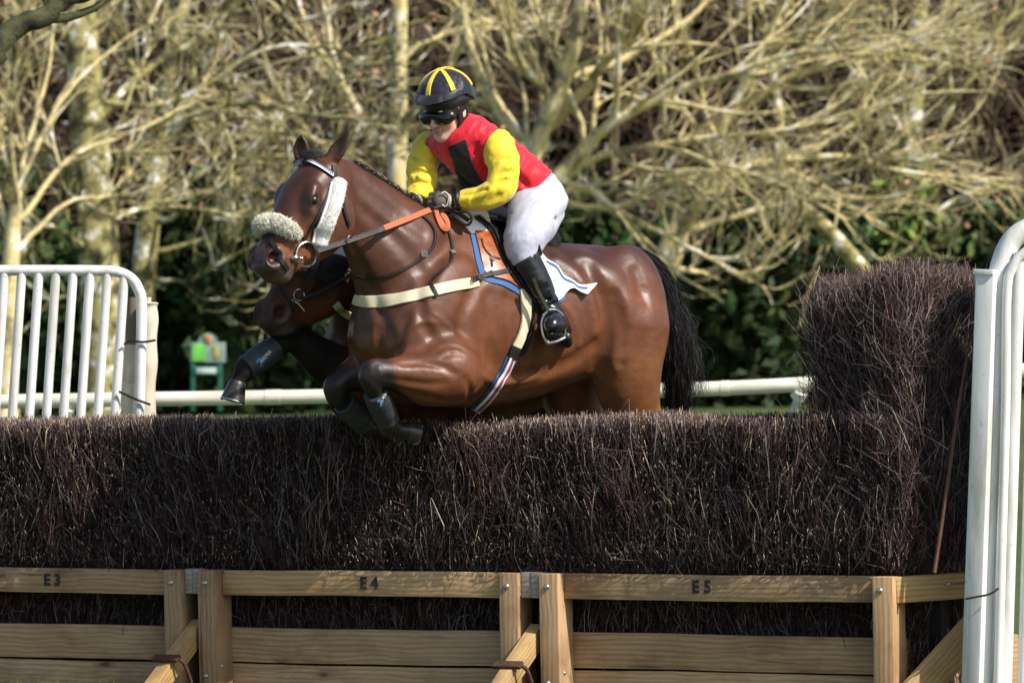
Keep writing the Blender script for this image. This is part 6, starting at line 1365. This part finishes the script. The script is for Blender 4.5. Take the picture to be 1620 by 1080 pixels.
slF, gsf = garment('sleeve', sl(ARM_F[:5], 4.2, WF), (630, 195, 40), (720, 335, 190), M_JYEL, 1.6, [((658, 314, 78), (-0.2, 1, -0.5)), ((690, 232, 125), (0.95, -0.3, 0.1))], [(1.9, 16, -.45, 1, 15), (0.7, 7, -.6, .8, 17)])
b = MB(); ring(b, (727, 318, 50), 16.0, 4.0, (-0.97, 0.08, 0.22), 1.0, 22); b.build('arm_band', M_BLKPLASTIC, slN)
# breeches
def f_br(g):
    for A_ in (LEG_N, LEG_F[:4]): g.tube([[*p[:3], p[3] + 2.5] for p in A_], 14)
    g.tube([[848, 300, 142, 36], [850, 318, 145, 41], [846, 326, 150, 40]], 16, (unit([0.8, 0, -0.6]), 1.15)); g.tube([[862, 310, 138, 24], [864, 332, 116, 25], [856, 356, 92, 24]], 22)
    for P, r in (([[806, 404, 14], [820, 398, 10], [836, 402, 14]], 2), ([[802, 392, 18], [818, 386, 12], [838, 390, 14]], 1.8), ([[800, 378, 24], [812, 372, 18], [826, 372, 16]], 1.6), ([[822, 318, 92], [812, 334, 92], [800, 352, 96]], 4), ([[850, 300, 98], [866, 318, 88], [876, 350, 76]], 2)):
        g.tube([[*p[:2], p[2] - 1, r - 0.8] for p in P], 9, op='cut')
BR, gbr = garment('breeches', f_br, (710, 245, -10), (912, 430, 250), M_BREECH, 1.9, [((832, 414, 44), (0.35, 0.9, 0))], [(2.0, 26, .6, 1, 31), (0.9, 11, .8, 1, 37)])
def f_waist(g): torso_tube(g, -4); 
garment('waistband', f_waist, (770, 260, 20), (880, 345, 235), M_JBLK, 2.2, [((822, 292, 120), (-0.8, -0.6, 0)), ((848, 310, 130), (0.62, 0.78, 0.1))])
# boots
def f_boot(g):
    g.tube([[*p[:3], p[3] + dr] for p, dr in zip(CALF_N, (5.0, 6.0, 6.5, 5.5))], 4); g.tube([[875, 494, 58, 13], [884, 506, 60, 14]], 5)
    g.tube([[893, 522, 74, 13], [884, 512, 56, 16], [878, 512, 36, 18], [874, 514, 20, 15], [872, 516, 13, 10]], 6); g.tube([[869, 524, 14, 3], [862, 522, 26, 3], [862, 522, 40, 3]], 5)
    for y_, r in ((482, 1.8), (490, 2.0), (474, 1.5)):
        g.tube([[y_ - 482 + 854, y_ + 4, 44, r], [y_ - 482 + 868, y_ + 1, 36, r], [y_ - 482 + 884, y_ - 3, 48, r]], 5, op='cut')
CUT_TOP = ((832, 408, 44), (-0.50, -0.86, 0.0))
BO, gbo = garment('boot', f_boot, (795, 370, -25), (925, 560, 115), M_RBOOT, 1.6, [CUT_TOP], [(0.9, 16, .3, 1, 3)])
b = MB()                                                                            # cuff, sole and heel
gt = Sdf((800, 370, -5), (870, 450, 95), 1.4); gt.tube([[824, 398, 44, 25], [842, 428, 46, 22]], 2, n=1)
for c, n_ in (((832, 408, 44), (-0.50, -0.86, 0)), ((839, 423, 45), (0.5, 0.86, 0))):
    n_ = unit(n_); gt.put(lambda X, Y, D: -((X - c[0]) * n_[0] + (Y - c[1]) * n_[1] + (D - c[2]) * n_[2]), gt.lo, gt.lo + gt.h * gt.n, 2, 'cut')
V, Q = gt.net(1); link('boot_top', map_mesh('boot_top', V, Q), M_RBOOT, BO)
patch('boot_peak', gt, [(846, 378), (847, 395), (846, 412)], [(847, 376), (853, 388), (857, 404)], M_RBOOT, BO, 1.5, 2, 12, 4) 
gsl = Sdf((860, 500, -5), (925, 560, 110), 1.5); gsl.tube([[871, 527, 16, 7], [880, 529, 38, 9.5], [891, 534, 58, 8.5], [898, 538, 72, 8.5]], 3, ((0.1, 1, 0.35), 0.5)); gsl.tube([[895, 533, 66, 10], [897, 541, 70, 9.5]], 2, (unit([0.6, 0, 0.8]), 0.8), 1)
V, Q = gsl.net(1); link('sole', map_mesh('sole', V, Q), M_BLKPLASTIC, BO)
def f_boot2(g):
    g.tube([[*p[:3], p[3] + 4] for p in LEG_F[4:]], 4); g.tube([[800, 486, 240, 13], [808, 502, 236, 14], [792, 508, 205, 14], [786, 508, 192, 10]], 5)
garment('boot', f_boot2, (725, 360, 160), (830, 535, 275), M_RBOOT, 2.0, [((752, 380, 212), (0.1, -1, 0))])

# helmet
HM = FU(1, 20, -7); RAD = np.array([42.5, 45.5, 49.5])
ghm = Sdf((640, 85, 0), (775, 215, 160), 1.3)
ghm.ell(HM, RAD, AX, 4); ghm.ell(FU(0, 4, -20), (36, 30, 34), AX, 10); ghm.ell(HM, RAD - 5, AX, 2, 'cut')
ghm.put(lambda X, Y, D: -((X - HC_[0]) * -UU[0] + (Y - HC_[1]) * -UU[1] + (D - HC_[2]) * -UU[2] + 25 + 0 * X - 0.62 * np.clip(-((X - HC_[0]) * FF[0] + (Y - HC_[1]) * FF[1] + (D - HC_[2]) * FF[2]) - 6, 0, 60)), ghm.lo, ghm.lo + ghm.h * ghm.n, 2, 'cut')
ghm.put(lambda X, Y, D: 0.9 * vnoise(X + Y * .3, Y, D, 9, 3), ghm.lo, ghm.lo + ghm.h * ghm.n, 1, 'disp')
V, Q = ghm.net(1); HEL = link('helmet', map_mesh('helmet', V, Q), M_SHELL, person)
def dome(th, el, k=1.0): return HM + k * (UU * RAD[1] * math.sin(el) + math.cos(el) * (FF * RAD[2] * math.cos(th) + RR * RAD[0] * math.sin(th)))
b = MB()
for i in range(6):
    th = math.radians(3 + 60 * i); els = np.linspace(math.radians(88), math.radians(13), 22)
    P = np.array([dome(th, e, 1.012) for e in els]); N = np.array([unit((p - HM) @ np.array(AX).T / RAD ** 2) @ np.array(AX) for p in P])
    b.strip(W(P), N[:, 0:1] * C_R - N[:, 1:2] * C_U + N[:, 2:3] * C_F, np.linspace(5.5, 9.5, 22) * PX, 0.8 * PX)
b.ball(W(dome(0, math.pi / 2, 1.012)), np.array([3.4, 3.4, 2.2]) * PX); b.build('yellow_stripes', M_JYEL, HEL)
b = MB(); an = np.linspace(-1.35, 1.35, 26); rows = []                                # peak
for f, dz in ((0.97, 7), (1.0, 6), (1.12, 1.5), (1.22, -2.5), (1.25, -4.5), (1.22, -5.2), (1.1, -2.5), (0.97, 1)):
    ext = 1 + (f - 1) * np.maximum(0, np.cos(an * 1.05)) ** 0.8
    rows.append(HM + UU * (dz + 12) + FF * (RAD[2] * np.cos(an) * ext)[:, None] + RR * (RAD[0] * np.sin(an) * np.where(f > 1, 1 + (f - 1) * 0.25, f))[:, None])
R_ = np.array(rows); nr, nc = R_.shape[:2]
b.add(W(R_.reshape(-1, 3)), [[i * nc + j, i * nc + j + 1, ((i + 1) % nr) * nc + j + 1, ((i + 1) % nr) * nc + j] for i in range(nr) for j in range(nc - 1)] + [[i * nc for i in range(nr)], [i * nc + nc - 1 for i in range(nr)][::-1]])
b.build('peak', M_SHELL, HEL)
def f_liner(g):
    g.ell(FU(1, 16, -6), (38, 27, 43), AX, 4); g.ell(FU(1, 16, -6), (33, 50, 38), AX, 2, 'cut')
garment('head_band', f_liner, (650, 110, 10), (765, 215, 150), M_BLKPLASTIC, 1.4, [(FU(0, 4, 0), -UU), (FU(0, 30, 0), UU)], None, 1, HEL)
b = MB()
for s_ in (1, -1):
    P = spline([FU(31 * s_, 10, 6), FU(31 * s_, -6, 5), FU(28.5 * s_, -20, 6), FU(22 * s_, -34, 12), FU(8 * s_, -45.5, 22), FU(0, -47, 25)], 5)
    N = P - FU(0, -14, 4); N -= (N @ UU)[:, None] * UU * 0.6; N /= np.linalg.norm(N, axis=1)[:, None]
    b.strip(W(P), N[:, 0:1] * C_R - N[:, 1:2] * C_U + N[:, 2:3] * C_F, np.linspace(13, 6, len(P)) * PX, 2.2 * PX)
    P = spline([FU(31 * s_, 8, -12), FU(30.5 * s_, -10, -14), FU(29 * s_, -20, 0), FU(26 * s_, -29, 8)], 5); N = P - FU(0, -10, -4); N /= np.linalg.norm(N, axis=1)[:, None]
    b.strip(W(P), N[:, 0:1] * C_R - N[:, 1:2] * C_U + N[:, 2:3] * C_F, 6 * PX, 2 * PX)
b.build('chin_harness', M_BLKPLASTIC, HEL)
b = MB(); ring(b, FU(34, 6, 7), 2.6, 0.8, (0.9, 0, -0.4), 1, 12); b.build('harness_clip', M_STEEL, HEL)
# goggles
def f_gog(g):
    for s_ in (1, -1): g.ell(FU(14.5 * s_, -3.5, 26), (18.5, 12.5, 14.5), AX, 6)
    g.ell(FU(0, 3, 30), (20, 6.5, 10.5), AX, 6); g.ell(FU(0, -13, 40), (6.5, 9, 12), AX, 3, 'cut')
GO, ggo = garment('goggles', f_gog, (650, 150, 10), (745, 220, 120), M_LENS, 1.2, [(FU(0, 0, 12), -FF)])
def f_frame(g):
    for s_ in (1, -1): g.ell(FU(15 * s_, -1.5, 23), (20.5, 13, 14), AX, 6)
    g.ell(FU(0, 4, 28), (20, 7.5, 9.5), AX, 6); g.ell(FU(0, -14, 40), (6.5, 10, 14), AX, 3, 'cut')
garment('goggle_frame', f_frame, (645, 145, 5), (750, 225, 130), M_BLKPLASTIC, 1.3, [(FU(0, 0, 9), -FF)], None, 1, GO)
b = MB()
for s_ in (1, -1):
    P = spline([FU(29 * s_, 2, 19), FU(33 * s_, 3, 8), FU(33.5 * s_, 4, -6)], 5); N = np.tile(RR * s_, (len(P), 1)); b.strip(W(P), N[:, 0:1] * C_R - N[:, 1:2] * C_U + N[:, 2:3] * C_F, 12 * PX, 2 * PX)
b.build('goggle_strap', M_BLKPLASTIC, GO)

# gloved hands closed round the reins
def glove(wrist, knuck, across, palmdir, thumb_side, trim=True):
    """wrist and knuckle points, `across` from index to little finger, `palmdir` out of the palm; fingers bend twice towards the palm"""
    w, k = np.asarray(wrist, float), np.asarray(knuck, float); ac = unit(across); ax = unit(k - w); pd = unit(np.asarray(palmdir) - ax * np.dot(palmdir, ax)); ac = unit(ac - ax * ac.dot(ax) - pd * ac.dot(pd))
    g = Sdf(np.minimum(w, k) - 34, np.maximum(w, k) + 34, 1.0)
    g.tube([[*w, 9], [*(w + (k - w) * .5), 10.5], [*(k - ax * 3), 10]], 4, (ac, 1.35))
    for i, ln in zip((-1.5, -0.5, 0.5, 1.5), (0.94, 1.04, 1.0, 0.82)):
        b0 = k + ac * i * 7.2 - ax * (2.5 if abs(i) > 1 else 0) - pd * 1.5; rr_ = 4.3 if i < 1 else 3.8
        p1 = b0 + (ax * 0.72 + pd * 0.62) * 13 * ln; p2 = p1 + (-ax * 0.35 + pd * 0.9) * 9.5 * ln; p3 = p2 + (-ax * 0.95 + pd * 0.05) * 8 * ln
        g.tube([[*b0, rr_ + 0.3], [*p1, rr_]], 1.2, n=1); g.tube([[*p1, rr_], [*p2, rr_ - .3]], 1.0, n=1); g.tube([[*p2, rr_ - .3], [*p3, rr_ - .9]], 1.0, n=1)
    t0 = w + (k - w) * 0.35 - ac * 9 * thumb_side + pd * 4; t1 = t0 + (ax * .6 - ac * 0.45 * thumb_side + pd * .5) * 13; t2 = t1 + (ax * .75 + ac * .25 * thumb_side + pd * .35) * 11
    g.tube([[*t0, 5.6], [*t1, 5], [*t2, 3.6]], 3)
    V, Q = g.net(1); o = link('glove', map_mesh('glove', V, Q), M_GLOVE, person)
    b = MB(); ring(b, w + ax * 3, 13.2, 2.6, ax, 0.8, 22); b.build('glove_cuff', M_GLOVET, o)
    return o
G1 = glove((711, 320, 52), (690, 317, 46), (-0.35, 0.86, -0.30), (-0.25, 0.35, 0.85), 1)
b = MB(); P = spline([(698, 306, 36), (704, 304, 38), (710, 311, 38), (706, 326, 38), (699, 324, 36)], 4); free_strap(b, [tuple(p) for p in P], 2.2, (0.2, -0.3, -0.9), 1.2, 2); b.build('wrist_tab', M_GLOVET, G1)
G2 = glove((656, 316, 74), (647, 324, 58), (0.5, 0.75, 0.3), (0.75, 0.3, 0.4), -1)

# riding whip in the near hand
whip = MB(); whip.tube(W(spline([(686, 330, 34), (706, 326, 40), (726, 338, 40), (742, 349, 40)], 5)), np.linspace(3.2, 3.6, 16) * PX, 8)
whip.tube(W(spline([(722, 336, 38), (740, 336, 34), (746, 348, 34), (738, 356, 36), (722, 345, 40), (712, 334, 42)], 5)), 2.2 * PX, 7)
tag(whip.build('riding_whip', M_LEATHER), 'black looped riding whip held in the gloved near hand of the rider', 'whip')
